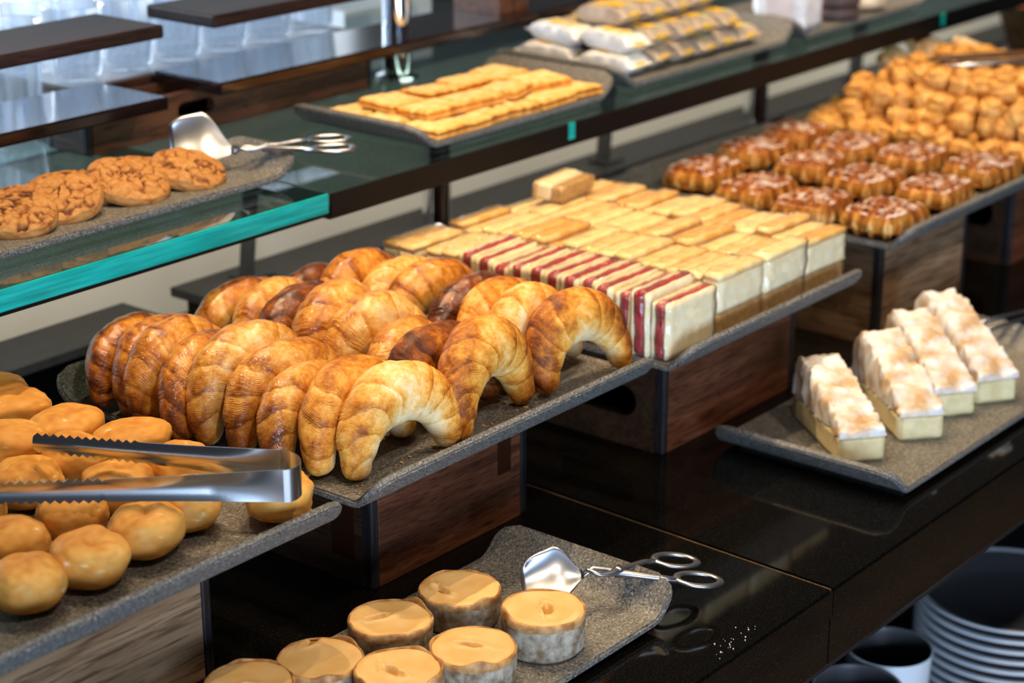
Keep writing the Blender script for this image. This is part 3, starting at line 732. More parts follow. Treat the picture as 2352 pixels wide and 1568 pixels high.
# ------------------------------------------------------------------ pastry scissors with a spade blade
def pastry_scissors(label, loc, rotz, blade_w=0.062, blade_l=0.075, tilt=0.5, mat='aluminium', dip=0, droop=0.0):
    t = thing('pastry_tongs', label, 'tongs', loc, (0, math.radians(dip), rotz))
    # spade: curved sheet rising to the left of the origin (local -x), handles run to +x
    V = []; nu, nv = 16, 18
    for s_ in (0, 1):
        for i in range(nu):
            u = i / (nu - 1)
            wv = blade_w * (0.14 + 0.86 * math.sin(min(1, u * 2.0) * PI / 2) ** 1.4) * (1 if u < 0.75 else 1 - 0.12 * ((u - 0.75) / 0.25) ** 2)
            for j in range(nv):
                k = j / (nv - 1) * 2 - 1
                z = 0.010 - droop * u + tilt * wv * (k + 1) * 0.5 - 0.012 * math.sin(PI * u * 0.8) * (1 - k * k) * 0.6
                V.append((-u * blade_l, 0.012 * (1 - k * k) * u + s_ * 0.0014 + wv * k * 0.5 * math.sqrt(max(0, 1 - tilt * tilt)), z))
    F = []
    for s_ in (0, 1):
        b = s_ * nu * nv
        for i in range(nu - 1):
            for j in range(nv - 1):
                q = (b + i * nv + j, b + i * nv + j + 1, b + (i + 1) * nv + j + 1, b + (i + 1) * nv + j); F.append(q if s_ else q[::-1])
    def rim(idx):
        for a, c in zip(idx, idx[1:]): F.append((a, c, c + nu * nv, a + nu * nv))
    rim([j for j in range(nv)]); rim([(nu - 1) * nv + j for j in range(nv)]); rim([i * nv for i in range(nu)]); rim([i * nv + nv - 1 for i in range(nu)])
    me = mesh_from('spade_blade', V, F, M[mat]); bm = bmesh.new(); bm.from_mesh(me); bmesh.ops.recalc_face_normals(bm, faces=bm.faces[:]); bm.to_mesh(me); bm.free()
    mobj('spade_blade', me, t)
    for s_, nm in ((1, 'handle'), (-1, 'handle')):
        mb = MB(); px, pz = 0.042, 0.016
        mb.tube([(0.0, s_ * -0.004, 0.014 + 0.006 * s_), (0.015, s_ * -0.009, 0.016), (0.03, s_ * -0.006, pz), (px, 0, pz + 0.0015 * s_), (0.06, s_ * 0.010, pz), (0.085, s_ * 0.021, pz + 0.001), (0.105, s_ * 0.026, pz)], [0.0032, 0.0036, 0.0042, 0.0060, 0.0052, 0.0046, 0.0048], 12, flat=0.7)
        mb.tube([(0.128 + 0.026 * math.cos(a), s_ * 0.026 + 0.0175 * math.sin(a), pz + 0.001) for a in [2 * PI * k / 36 for k in range(36)]], 0.0044, 12, closed=True, flat=0.6)
        mb.build(nm, M[mat], t, smooth=True)
    MB().lathe([(0, 0.0), (0.0055, 0.0), (0.0055, 0.0095), (0.004, 0.011), (0, 0.0112)], 20).build('pivot_screw', M[mat], t, smooth=True, loc=(px, 0, 0.0105))
    return t
pastry_scissors('satin aluminium pastry tongs with spade blade beside the round pies', (1.533, 1.147, 0.043), math.radians(-27), tilt=0.66, dip=11, blade_w=0.060, blade_l=0.064, droop=0.030)
pastry_scissors('shiny spade-bladed pastry tongs resting on the cookie tray rim', (1.722, 1.862, SH + 0.028), math.radians(-40), blade_w=0.078, blade_l=0.080, tilt=0.72, droop=0.014)

# ------------------------------------------------------------------ shortbread squares
def bar_mesh(seed, a=0.078, b=0.066, h=0.013):
    rnd = random.Random(seed); off = Vector((rnd.uniform(0, 70), rnd.uniform(0, 70), 0)); nx, ny = 30, 26; V = []; bk = []
    for s_ in (0, 1):
        for i in range(nx):
            for j in range(ny):
                u, w_ = i / (nx - 1) * 2 - 1, j / (ny - 1) * 2 - 1
                ed = max(abs(u), abs(w_)); rr_ = 1 + 0.03 * noise.noise(Vector((u * 2, w_ * 2, 0)) + off)
                nz = noise.noise(Vector((u * 3, w_ * 3, 1)) + off)
                z = (h * (1 - 0.30 * max(0, (ed - 0.85) / 0.15) ** 2) + 0.0015 * nz) if s_ else 0.0
                V.append((u * a / 2 * rr_, w_ * b / 2 * rr_, z)); bk.append(0.30 + 0.35 * nz + 0.4 * max(0, (ed - 0.75) / 0.25) ** 2)
    F = []
    for s_ in (0, 1):
        o_ = s_ * nx * ny
        for i in range(nx - 1):
            for j in range(ny - 1):
                q = (o_ + i * ny + j, o_ + (i + 1) * ny + j, o_ + (i + 1) * ny + j + 1, o_ + i * ny + j + 1); F.append(q if s_ else q[::-1])
    per = [j for j in range(ny)] + [i * ny + ny - 1 for i in range(1, nx)] + [(nx - 1) * ny + j for j in range(ny - 2, -1, -1)] + [i * ny for i in range(nx - 2, 0, -1)]
    for a_, c_ in zip(per, per[1:] + per[:1]): F.append((a_, c_, c_ + nx * ny, a_ + nx * ny))
    return mesh_from('shortbread_square', V, F, M['shortbread'], attr={'bake': bk})
bars = [bar_mesh(90 + k) for k in range(4)]
bz = SH + 0.0172; q = 0
for lay, (xs, ys) in enumerate((([2.045, 2.125, 2.205, 2.285, 2.355], [1.795, 1.865, 1.935]), ([2.075, 2.160, 2.245, 2.320], [1.830, 1.905]))):
    for i, x in enumerate(xs):
        for j, y in enumerate(ys):
            o = mobj('shortbread_square', bars[q % 4], None, (x + random.uniform(-.004, .004), y + random.uniform(-.004, .004), bz + lay * 0.0145), (random.uniform(-.07, .07), random.uniform(-.06, .06), random.uniform(-.3, .3) if lay else random.uniform(-.1, .1))); q += 1
            lab = 'shortbread square in the %s layer, %s from the left in the %s row' % (('bottom', 'top')[lay], ORD[i], (('front', 'middle', 'rear'), ('front', 'rear'))[lay][j])
            tag(o, lab, 'shortbread', 'shortbread squares on the shelf tray')

# ------------------------------------------------------------------ wrapped cake slices standing in files
def slab_mesh(name, sx, sy, z0, z1, mat, seed, bev=0.003, amp=0.0012, nseg=9):
    rnd = random.Random(seed); bm = bmesh.new(); r = bmesh.ops.create_cube(bm, size=1.0)
    for v_ in r['verts']: v_.co = Vector((v_.co.x * sx, v_.co.y * sy, (z0 + z1) / 2 + v_.co.z * (z1 - z0)))
    bmesh.ops.bevel(bm, geom=bm.edges[:], offset=bev, segments=2, affect='EDGES')
    bmesh.ops.subdivide_edges(bm, edges=[e for e in bm.edges if e.calc_length() > 0.012], cuts=nseg, use_grid_fill=True)
    off = Vector((rnd.uniform(0, 50),) * 3)
    for v_ in bm.verts:
        v_.co += Vector((noise.noise(v_.co * 70 + off), noise.noise(v_.co * 70 + off * 2), noise.noise(v_.co * 70 + off * 3))) * amp
    bmesh.ops.recalc_face_normals(bm, faces=bm.faces[:])
    me = bpy.data.meshes.new(name); bm.to_mesh(me); bm.free(); me.materials.append(mat)
    me.polygons.foreach_set('use_smooth', [True] * len(me.polygons)); return me
SW, ST, SHT = 0.105, 0.0268, 0.078
body_m = [slab_mesh('sponge', SW, ST, 0.029, SHT - 0.006, M['cream'], k) for k in range(3)]
top_m = [slab_mesh('golden_top', SW * 0.99, ST * 0.96, SHT - 0.0075, SHT + 0.001, M['lemon'], 5 + k, bev=0.0014) for k in range(3)]
base_m = [slab_mesh('crumb_base', SW * 0.985, ST * 0.97, 0.0, 0.0295, M['crust'], 9 + k, bev=0.002) for k in range(2)]
half_m = [slab_mesh('sponge', SW, ST * 0.27, 0.0, SHT, M['cream'], 20 + k, bev=0.002) for k in range(2)]
jel_m = [slab_mesh('jelly_layer', SW + 0.001, ST * 0.50, 0.002, SHT + 0.0005, M['jelly'], 30 + k, bev=0.002, amp=0.0022) for k in range(3)]
film_m = [slab_mesh('plastic_wrap', SW + 0.003, ST + 0.002, -0.0003, SHT + 0.0025, M['film'], 50 + k, bev=0.0035, amp=0.0026, nseg=12) for k in range(4)]
TC = 0.158
def yellow_slice(k):
    t = thing('cake_slice', 'x', 'cake slice')
    mobj('sponge', body_m[k % 3], t); mobj('golden_top', top_m[k % 3], t); mobj('crumb_base', base_m[k % 2], t); mobj('plastic_wrap', film_m[k % 4], t); return t
def red_slice(k):
    t = thing('cake_slice', 'x', 'cake slice')
    mobj('sponge', half_m[k % 2], t, (0, ST * 0.365, 0)); mobj('sponge', half_m[(k + 1) % 2], t, (0, -ST * 0.365, 0)); mobj('jelly_layer', jel_m[k % 3], t, (0, ST * (0.02 if k % 2 else -0.04), 0)); mobj('plastic_wrap', film_m[k % 4], t); return t
ROWS = 16; pit = 0.0272
FX = (1.957, 2.064, 2.171, 2.276); FN = ('leftmost', 'second from left', 'third from left', 'rightmost')
for f in range(4):
    for r_ in range(ROWS):
        if f == 0 and r_ >= 14: continue
        red = f == 0 and r_ < 12
        t = red_slice(r_ + f) if red else yellow_slice(r_ * 3 + f * 2)
        t.location = (FX[f] + random.uniform(-.003, .003) - (0.006 if f == 0 else 0) - 0.001 * r_, 1.308 + r_ * pit + random.uniform(-.001, .001), TC + 0.0008)
        t.rotation_euler = (random.uniform(-.03, .03), 0, random.uniform(-.035, .035))
        sc = random.uniform(0.93, 1.07); t.scale = (1, 1, sc)
        tag(t, '%s cake slice, %s from the front in the %s file' % ('film-wrapped raspberry striped' if red else 'film-wrapped golden yellow', ORD[r_], FN[f]), group='wrapped cake slices on the tray')
for i, (x, y) in enumerate(((1.925, 1.700), (1.925, 1.728))):
    t = yellow_slice(i); t.location = (x, y, TC + 0.0008)
    tag(t, 'film-wrapped yellow slice at the back left corner, %s of the pair there' % ('nearer', 'farther')[i], group='wrapped cake slices on the tray')
t = yellow_slice(2); t.location = (2.200, 1.660, TC + SHT * 1.06 + 0.012); t.rotation_euler = (math.radians(-84), math.radians(0), math.radians(8)); t.scale = (0.9, 0.85, 0.62)
tag(t, 'wrapped yellow slice lying flat on top of the rear rows', group='wrapped cake slices on the tray')

# ------------------------------------------------------------------ waffles
def waffle_mesh(seed, a=0.120, b=0.092, h=0.036):
    rnd = random.Random(seed); off = Vector((rnd.uniform(0, 60), rnd.uniform(0, 60), 0)); nx, ny = 60, 46; px, py = 4.0, 3.0
    V = []; bk = []; sug = []
    def depth(u, w_):
        fx = abs(((u + 1) / 2 * px) % 1 - 0.5) * 2; fy = abs(((w_ + 1) / 2 * py) % 1 - 0.5) * 2     # 0 in a pocket's middle
        d = max(fx, fy); return 1 if d < 0.56 else (0 if d > 0.84 else 1 - (d - 0.56) / 0.28)
    def shape(u, w_):
        e = (abs(u) ** 5 + abs(w_) ** 5) ** 0.2; c = max(abs(u), abs(w_), 1e-6)
        return c / max(e, 1e-6)
    for i in range(nx):
        for j in range(ny):
            u, w_ = i / (nx - 1) * 2 - 1, j / (ny - 1) * 2 - 1; k = shape(u, w_) * (1 + 0.05 * noise.noise(Vector((u * 1.5, w_ * 1.5, 0)) + off))
            ed = max(abs(u), abs(w_)); su, sw = u * 1.10, w_ * 1.14        # lattice runs past the rim so pockets stay open at the edge
            d = depth(su, sw); nz = noise.noise(Vector((u * 4, w_ * 4, 1)) + off)
            z = h - 0.0185 * d + 0.0016 * nz - 0.010 * max(0, (ed - 0.8) / 0.2) ** 2
            V.append((u * a / 2 * k, w_ * b / 2 * k, z)); bk.append(0.70 - 0.10 * d + 0.32 * nz - 0.25 * max(0, (ed - 0.86) / 0.14))
    base = len(V); per = [(0, j) for j in range(ny)] + [(i, ny - 1) for i in range(1, nx)] + [(nx - 1, j) for j in range(ny - 2, -1, -1)] + [(i, 0) for i in range(nx - 2, 0, -1)]
    idx = [i * ny + j for i, j in per]; L = len(idx); F = []
    for i in range(nx - 1):
        for j in range(ny - 1): F.append((i * ny + j, (i + 1) * ny + j, (i + 1) * ny + j + 1, i * ny + j + 1))
    prev = idx
    for s_, (sc, zz, dn) in enumerate(((1.02, 0.66, 0.10), (1.05, 0.46, 0.0), (1.04, 0.34, 0.0), (1.0, 0.2, 0.10), (0.93, 0.0, 0.16))):
        row = []
        for k_, (i, j) in enumerate(per):
            v0 = V[idx[k_]]; u, w_ = i / (nx - 1) * 2 - 1, j / (ny - 1) * 2 - 1; d = depth(u * 1.10, w_ * 1.14)
            nn = (1 - dn * d) * (1 + 0.03 * noise.noise(Vector((u * 4, w_ * 4, s_)) + off))
            row.append(len(V)); V.append((v0[0] * sc * nn, v0[1] * sc * nn, min(v0[2], zz * h))); bk.append((0.22, 0.10, 0.12, 0.35, 0.6)[s_] + 0.42 * d * (1 if s_ in (0, 3, 4) else 0.35) + 0.35 * noise.noise(Vector((u * 5, w_ * 5, s_)) + off))
        for k_ in range(L): F.append((prev[k_], prev[(k_ + 1) % L], row[(k_ + 1) % L], row[k_]))
        prev = row
    F.append(tuple(prev))
    me = mesh_from('waffle_body', V, F, M['waffle'], attr={'bake': bk})
    # dusting: thin patches lying on the ridges
    SV, SF = [], []
    for i in range(nx - 1):
        for j in range(ny - 1):
            u, w_ = (i + .5) / (nx - 1) * 2 - 1, (j + .5) / (ny - 1) * 2 - 1
            if depth(u * 1.10, w_ * 1.14) < 0.25 and max(abs(u), abs(w_)) < 0.92 and noise.noise(Vector((u * 2.2, w_ * 3.0, 5)) + off) + 0.5 * noise.noise(Vector((u * 9, w_ * 9, 5)) + off) > 0.06:
                b0 = len(SV)
                for p in ((i, j), (i + 1, j), (i + 1, j + 1), (i, j + 1)): v0 = V[p[0] * ny + p[1]]; SV.append((v0[0], v0[1], v0[2] + 0.0007))
                SF.append((b0, b0 + 1, b0 + 2, b0 + 3))
    sm = mesh_from('sugar_dusting', SV, SF, M['sugar'])
    return me, sm
wm = [waffle_mesh(120 + k) for k in range(4)]
WF = [(2.520, 1.345, -4), (2.690, 1.352, 6), (2.858, 1.358, -3), (2.500, 1.456, 5), (2.676, 1.466, -6), (2.850, 1.478, 4), (2.520, 1.566, -2), (2.705, 1.580, 7), (2.850, 1.592, -5), (2.560, 1.690, 3), (2.725, 1.700, -4), (2.870, 1.712, 6)]
for i, (x, y, yaw) in enumerate(WF):
    t = thing('waffle', 'sugar-dusted brown waffle, %s from the left in the %s row' % (ORD[i % 3], ('front', 'second', 'third', 'rear')[i // 3]), 'waffle', (x + 0.012, y, 0.1765), (random.uniform(-.03, .03), random.uniform(-.03, .03), math.radians(yaw)), 'sugared waffles on the tray')
    mobj('waffle_body', wm[i % 4][0], t); mobj('sugar_dusting', wm[i % 4][1], t)

# ------------------------------------------------------------------ golden sponge chunks in a heap
def chunk_mesh(seed, s, mat, flat=1.0):
    rnd = random.Random(seed); bm = bmesh.new(); bmesh.ops.create_cube(bm, size=1.0)
    bmesh.ops.bevel(bm, geom=bm.edges[:], offset=0.16, segments=2, affect='EDGES'); bmesh.ops.subdivide_edges(bm, edges=bm.edges[:], cuts=2, use_grid_fill=True)
    off = Vector((rnd.uniform(0, 60),) * 3)
    for v_ in bm.verts:
        v_.co *= 1 + 0.16 * noise.noise(v_.co * 2.2 + off) + 0.07 * noise.noise(v_.co * 6 + off); v_.co *= s; v_.co.z *= flat
    me = bpy.data.meshes.new('sponge_chunk'); bm.to_mesh(me); bm.free(); me.materials.append(mat)
    me.polygons.foreach_set('use_smooth', [True] * len(me.polygons)); return me
ck = [chunk_mesh(140 + k, 0.037, M['chunk']) for k in range(7)]
rr = random.Random(3); HZ = 0.1762
for lay in range(4):
    x0, x1 = 2.970 + lay * 0.032, 3.385 - lay * 0.012; y0, y1 = 1.312 + lay * 0.038, 1.745 - lay * 0.030
    nx, ny = int((x1 - x0) / 0.041) + 1, int((y1 - y0) / 0.041) + 1
    for i in range(nx):
        for j in range(ny):
            if lay < 3 and 2 <= i and 2 <= j < ny - 2: continue          # the heap's core shows nowhere
            x = x0 + i * 0.041 + rr.uniform(-.010, .010) + (lay % 2) * 0.014; y = y0 + j * 0.041 + rr.uniform(-.010, .010) + (i % 2) * 0.018
            z = HZ + 0.019 + lay * 0.026 + rr.uniform(-.002, .008)
            o = mobj('sponge_chunk', ck[rr.randrange(7)], None, (x, y, z), (rr.uniform(-.5, .5), rr.uniform(-.5, .5), rr.uniform(0, 6.3)))
            tag(o, 'golden bite-size sponge chunk in the big heap behind the waffles', 'sponge chunk', 'golden chunks heaped on the far tray')
pb = [chunk_mesh(160 + k, 0.075, M['bread'], 0.36) for k in range(2)]
for i, (x, y, z, r_, lab) in enumerate((
    (3.40, 1.735, 0.258, (40, 10, -20), 'pale bread slice propped at the back top of the chunk heap'),
    (3.30, 1.745, 0.250, (30, -10, 10), 'pale bread slice lying left of the propped one behind the heap'),
    (3.43, 1.660, 0.268, (20, 10, 25), 'pale bread slice behind the dark tongs on the heap'),
    (3.03, 1.320, 0.218, (45, 0, -30), 'pale toast piece at the front of the heap, beside the right waffle'),
    (3.09, 1.350, 0.252, (35, 20, 10), 'pale toast piece stacked on top of the front one by the picture edge'))):
    o = mobj('bread_slice', pb[i % 2], None, (x, y, z), [math.radians(a) for a in r_]); tag(o, lab, 'bread')
t = thing('serving_tongs', 'dark-handled tongs lying on the golden chunk heap', 'tongs', (3.20, 1.53, 0.298), (0, 0, math.radians(-42)))
MB().tube([(-0.10, 0, 0.004), (-0.07, 0.002, 0.006), (0, 0.004, 0.008), (0.16, 0.010, 0.012)], [0.006, 0.013, 0.014, 0.012], 12, flat=0.4).build('upper_arm', M['bowl_wood'], t, smooth=True)
MB().tube([(-0.08, -0.028, -0.002), (-0.02, -0.024, 0), (0.16, -0.012, 0.004)], [0.010, 0.012, 0.012], 12, flat=0.4).build('lower_arm', M['aluminium'], t, smooth=True)

# ------------------------------------------------------------------ meringue cake slices
def meringue_slice(label, x, y, yaw, seed, w=0.060, l=0.17, hb=0.095):
    """Local +y runs from the blunt front end to the tall rear."""
    t = thing('meringue_slice', label, 'cake slice', (x, y, 0.0165), (0, 0, math.radians(yaw)), 'meringue cake slices on the counter tray')
    rnd = random.Random(seed); off = Vector((rnd.uniform(0, 60),) * 3)
    me = slab_mesh('custard_base', w, l, 0.0, 0.033, M['custard'], seed, bev=0.002, amp=0.0012); mobj('custard_base', me, t, (0, l / 2, 0))
    V = []; nx, ny = 26, 64
    for i in range(ny):
        s_ = i / (ny - 1)
        top = 0.043 + (hb - 0.043) * min(1, (s_ / 0.85)) ** 0.85 * (1 if s_ < 0.9 else 1 - ((s_ - 0.9) / 0.1) ** 2 * 0.30)
        for j in range(nx):
            a = j / (nx - 1); k = a * 2 - 1
            ww = w / 2 * (1.03 + 0.05 * noise.noise(Vector((s_ * 6, k, 3)) + off))
            if abs(k) > 0.62:
                e = (abs(k) - 0.62) / 0.38; xx = math.copysign(ww, k); z = 0.0335 + (top - 0.0335) * (1 - e) ** 0.8
                xx *= 1 - 0.12 * (1 - e) ** 3
            else:
                xx = k / 0.62 * ww * 0.88; z = top
            st = math.floor(s_ * 7 + 0.8 * noise.noise(Vector((k * 1.4, s_ * 3, 0)) + off)) / 7
            z += (0.007 * noise.noise(Vector((k * 1.8, s_ * 12, 1)) + off) + 0.012 * (st - s_) + 0.003 * noise.noise(Vector((k * 6, s_ * 30, 2)) + off)) * (1 if abs(k) < 0.9 else 0.2)
            xx += 0.0035 * noise.noise(Vector((k * 3, s_ * 22, z * 70)) + off)
            V.append((xx, s_ * l * 1.01 - 0.001, max(z, 0.0335)))
    F = grid_faces(ny, nx, wrap_v=False); F.append(tuple(range(nx))[::-1]); F.append(tuple(range((ny - 1) * nx, ny * nx)))
    for i in range(ny - 1): F.append((i * nx, (i + 1) * nx, (i + 1) * nx + nx - 1, i * nx + nx - 1))
    me = mesh_from('meringue_topping', V, F, M['meringue']); bm = bmesh.new(); bm.from_mesh(me); bmesh.ops.recalc_face_normals(bm, faces=bm.faces[:]); bm.to_mesh(me); bm.free()
    o = mobj('meringue_topping', me, t); md = o.modifiers.new('edges', 'EDGE_SPLIT'); md.split_angle = math.radians(60)
    return t
meringue_slice('meringue topped custard slice at the left end of the tray, broadest to view', 2.075, 1.112, -38, 1, hb=0.088)
meringue_slice('meringue topped custard slice second from the left', 2.188, 1.089, -39, 2, hb=0.098)
meringue_slice('meringue topped custard slice third from the left, half hidden by the second', 2.290, 1.095, -38, 3, hb=0.100)
meringue_slice('tallest meringue slice at the right, sloping up to a high back', 2.372, 1.073, -33, 4, hb=0.108, l=0.185)
t = thing('serving_tongs', 'thin steel tongs at the right picture edge behind the tallest meringue slice', 'tongs', (2.56, 1.20, 0.045), (0, 0, math.radians(-30)))
MB().tube([(-0.09, 0, -0.010), (0, 0.004, 0.006), (0.15, 0.012, 0.016)], 0.004, 10).build('upper_arm', M['steel'], t, smooth=True)
MB().tube([(-0.09, -0.02, -0.012), (0, -0.018, 0.0), (0.15, 0.0, 0.014)], 0.004, 10).build('lower_arm', M['steel'], t, smooth=True)

# ------------------------------------------------------------------ small round pies
def pie(label, x, y, seed, r=0.044, h=0.036, gap=(0.3, 0.2), tilt=0.0):
    t = thing('round_pie', label, 'pie', (x, y, 0.0166), (tilt, 0, seed * 1.3), 'round pies on the counter tray')
    rnd = random.Random(seed); off = Vector((rnd.uniform(0, 60),) * 3); n = 72
    V = []; 
    prof = [(0.0, 0.0), (0.90, 0.0), (0.97, 0.10), (1.0, 0.5), (1.0, 0.86)]
    for fr_, fz in prof:
        for j in range(n):
            q = 2 * PI * j / n; k = 1 + 0.022 * noise.noise(Vector((math.cos(q) * 2, math.sin(q) * 2, fz * 2)) + off)
            V.append((r * fr_ * k * math.cos(q), r * fr_ * k * math.sin(q), h * fz))
    mobj('pastry_case', mesh_from('pastry_case', V, grid_faces(len(prof), n), M['pie_side']), t)
    V = []; prof = [(1.0, 0.80), (1.012, 0.90), (1.004, 0.96), (0.985, 0.995), (0.95, 1.0), (0.93, 0.94)]
    for i, (fr_, fz) in enumerate(prof):
        for j in range(n):
            q = 2 * PI * j / n; k = 1 + 0.022 * noise.noise(Vector((math.cos(q) * 2, math.sin(q) * 2, fz * 2)) + off) + 0.012 * noise.noise(Vector((math.cos(q) * 9, math.sin(q) * 9, i)) + off)
            bump = max(0.0, noise.noise(Vector((math.cos(q) * 1.5, math.sin(q) * 1.5, 7)) + off)) * 0.30 if 1 < i < 5 else 0
            V.append((r * fr_ * k * math.cos(q), r * fr_ * k * math.sin(q), h * (fz + bump)))
    mobj('crimped_rim', mesh_from('crimped_rim', V, grid_faces(len(prof), n), M['pie_edge']), t)
    V, F = [], []; nr = 26; gx, gy = gap
    for i in range(nr):
        f = i / (nr - 1)
        for j in range(n):
            q = 2 * PI * j / n; x_, y_ = f * math.cos(q), f * math.sin(q)
            d = math.hypot((x_ - gx) * 1.0, (y_ - gy) * 2.4) + 0.10 * noise.noise(Vector((x_ * 6, y_ * 6, 0)) + off)
            z = 0.985 + 0.05 * noise.noise(Vector((x_ * 1.6, y_ * 1.6, 4)) + off) - 0.22 * max(0, 1 - d / 0.30) ** 0.7 + 0.05 * math.exp(-((d - 0.42) / 0.12) ** 2)
            cr_ = abs(y_ - gy + 0.25 * (x_ - gx) + 0.10 * noise.noise(Vector((x_ * 4, 0, 3)) + off)); z -= 0.07 * math.exp(-(cr_ / 0.025) ** 2) * (1 if x_ > gx and f < 0.85 else 0)
            V.append((r * 0.972 * x_, r * 0.972 * y_, h * (z + 0.025 - 0.05 * max(0, (f - 0.85) / 0.15))))
    mobj('pie_lid', mesh_from('pie_lid', V, grid_faces(nr, n), M['pie_top']), t)
    V = [(r * (gx + 0.22 * math.cos(2 * PI * k / 16)), r * (gy + 0.085 * math.sin(2 * PI * k / 16)), h * 0.90) for k in range(16)]
    V2 = [(a, b_, c - 0.012) for a, b_, c in V]
    me = mesh_from('dark_filling', V + V2, [tuple(range(16))] + [(i, i + 16, (i + 1) % 16 + 16, (i + 1) % 16) for i in range(16)], M['filling'], smooth=False); mobj('filling', me, t)
    return t
pie('rearmost round pie with a split lid, behind the others', 1.432, 1.232, 1, gap=(0.15, 0.45))
pie('round pie with a raised browned rim, left of the rearmost pie', 1.335, 1.243, 2, gap=(0.25, -0.1))
pie('tallest round pie at the right, nearest the spade blade', 1.440, 1.126, 3, h=0.044, gap=(0.1, 0.1))
pie('round pie with a diamond hole in its lid, in front of the tall one', 1.342, 1.138, 4, h=0.036, gap=(-0.1, 0.05))
pie('smooth topped flat pie at the left, beside the browned rim pie', 1.240, 1.250, 5, h=0.028, gap=(0.6, 0.6))
pie('round pie at the bottom centre with a small central dent', 1.262, 1.165, 6, h=0.036, gap=(0.0, 0.2))
pie('round pie just entering the bottom edge of the picture', 1.160, 1.268, 7, h=0.03, gap=(0.3, 0.2))

# ------------------------------------------------------------------ glass shelf, its frame and posts
SF = 1.7245
def gl_shelf(label, x0, x1):
    t = thing('glass_shelf', label, 'shelf', ((x0 + x1) / 2, SF, SH - 0.026))
    w_ = (x1 - x0) / 2
    MB().box(-w_, w_, 0.004, 0.80, 0.0005, 0.026, 0.001).build('glass_panel', M['glass_top'], t)
    return t, w_
t, w_ = gl_shelf('thick glass shelf panel with a bright teal edge, under the cookie tray', 0.3, 1.755)
MB().box(-w_, w_, 0.0, 0.004, 0.0003, 0.0258, 0.001).build('polished_edge', M['edge'], t)
MB().box(-w_, w_, 0.002, 0.030, -0.0045, -0.0002).build('black_underframe', M['black'], t)
t, w_ = gl_shelf('long glass shelf panel with a black front rail, under the shortbread tray', 1.7605, 5.4)
segs = [(-w_, 2.26 - 3.58025), (2.275 - 3.58025, 3.42 - 3.58025), (3.435 - 3.58025, w_)]
for a, b_ in segs: MB().box(a, b_, 0.0, 0.004, -0.006, 0.0245, 0.001).build('front_rail', M['black'], t)
MB().box(-w_, w_, 0.0041, 0.03, -0.0105, 0.0002).build('black_underframe', M['black'], t)
for a in (2.26, 3.42): MB().box(a - 3.58025, a - 3.58025 + 0.015, 0.0, 0.004, 0.0, 0.0245).build('polished_edge', M['edge'], t)
def post(label, x, y, z0, z1, r=0.023):
    t = thing('shelf_post', label, 'post', (x, y, z0), group='chrome posts of the glass shelf')
    MB().lathe([(0, 0.003), (r, 0.003), (r, z1 - z0 - 0.001), (0, z1 - z0 - 0.001)], 36).build('tube', M['chrome'], t, smooth=False)
    MB().lathe([(0, 0), (r * 1.5, 0), (r * 1.5, 0.006), (r * 1.02, 0.010), (0, 0.010)], 36).build('foot_flange', M['chrome'], t)
    for o in t.children: o.data.polygons.foreach_set('use_smooth', [True] * len(o.data.polygons)); md = o.modifiers.new('e', 'EDGE_SPLIT')
    return t
post('chrome post between counter and glass shelf, behind the wrapped cakes', 2.335, 2.05, 0, SH - 0.027)
post('chrome post between counter and glass shelf, behind the waffles', 3.295, 2.05, 0, SH - 0.027)
post('chrome post standing on the glass shelf through the dark wooden boards', 2.335, 2.13, SH + 0.0003, 0.80)
for x, lab in ((1.95, 'dark angled bracket under the shelf, above the back row of croissants'), (2.84, 'dark angled bracket under the shelf, left of the waffles'), (3.75, 'dark angled bracket under the shelf behind the chunk heap')):
    t = thing('shelf_bracket', lab, 'bracket', (x, 2.06, 0.1005))
    MB().box(-0.03, 0.03, 0, 0.04, 0, 0.004, 0.001).build('bracket_foot', M['slate'], t)
    mb = MB(); mb.tube([(-0.012, 0.02, 0.002), (0.0, 0.02, 0.10), (0.012, 0.02, 0.2030)], 0.016, 4); mb.build('bracket_arm', M['slate'], t)
# low slate boards at the back of the counter
for x0, x1, lab in ((0.4, 1.748, 'matt black slate board at the back of the counter behind the bun tray'), (1.838, 5.2, 'long matt black slate board at the back of the counter behind croissants and cakes')):
    t = thing('slate_board', lab, 'board', ((x0 + x1) / 2, 2.034, 0.0005)); w_ = (x1 - x0) / 2
    MB().box(-w_, w_, 0, 0.104, 0.084, 0.0985, 0.0015).build('board_top', M['slate'], t)
    for s_ in (-1, 1): MB().box(s_ * (w_ - 0.13) - 0.11, s_ * (w_ - 0.13) + 0.11, 0.045, 0.09, 0, 0.0838).build('foot', M['black'], t)
    if x1 > 3: MB().box(-0.11, 0.11, 0.045, 0.09, 0, 0.0838).build('foot', M['black'], t)

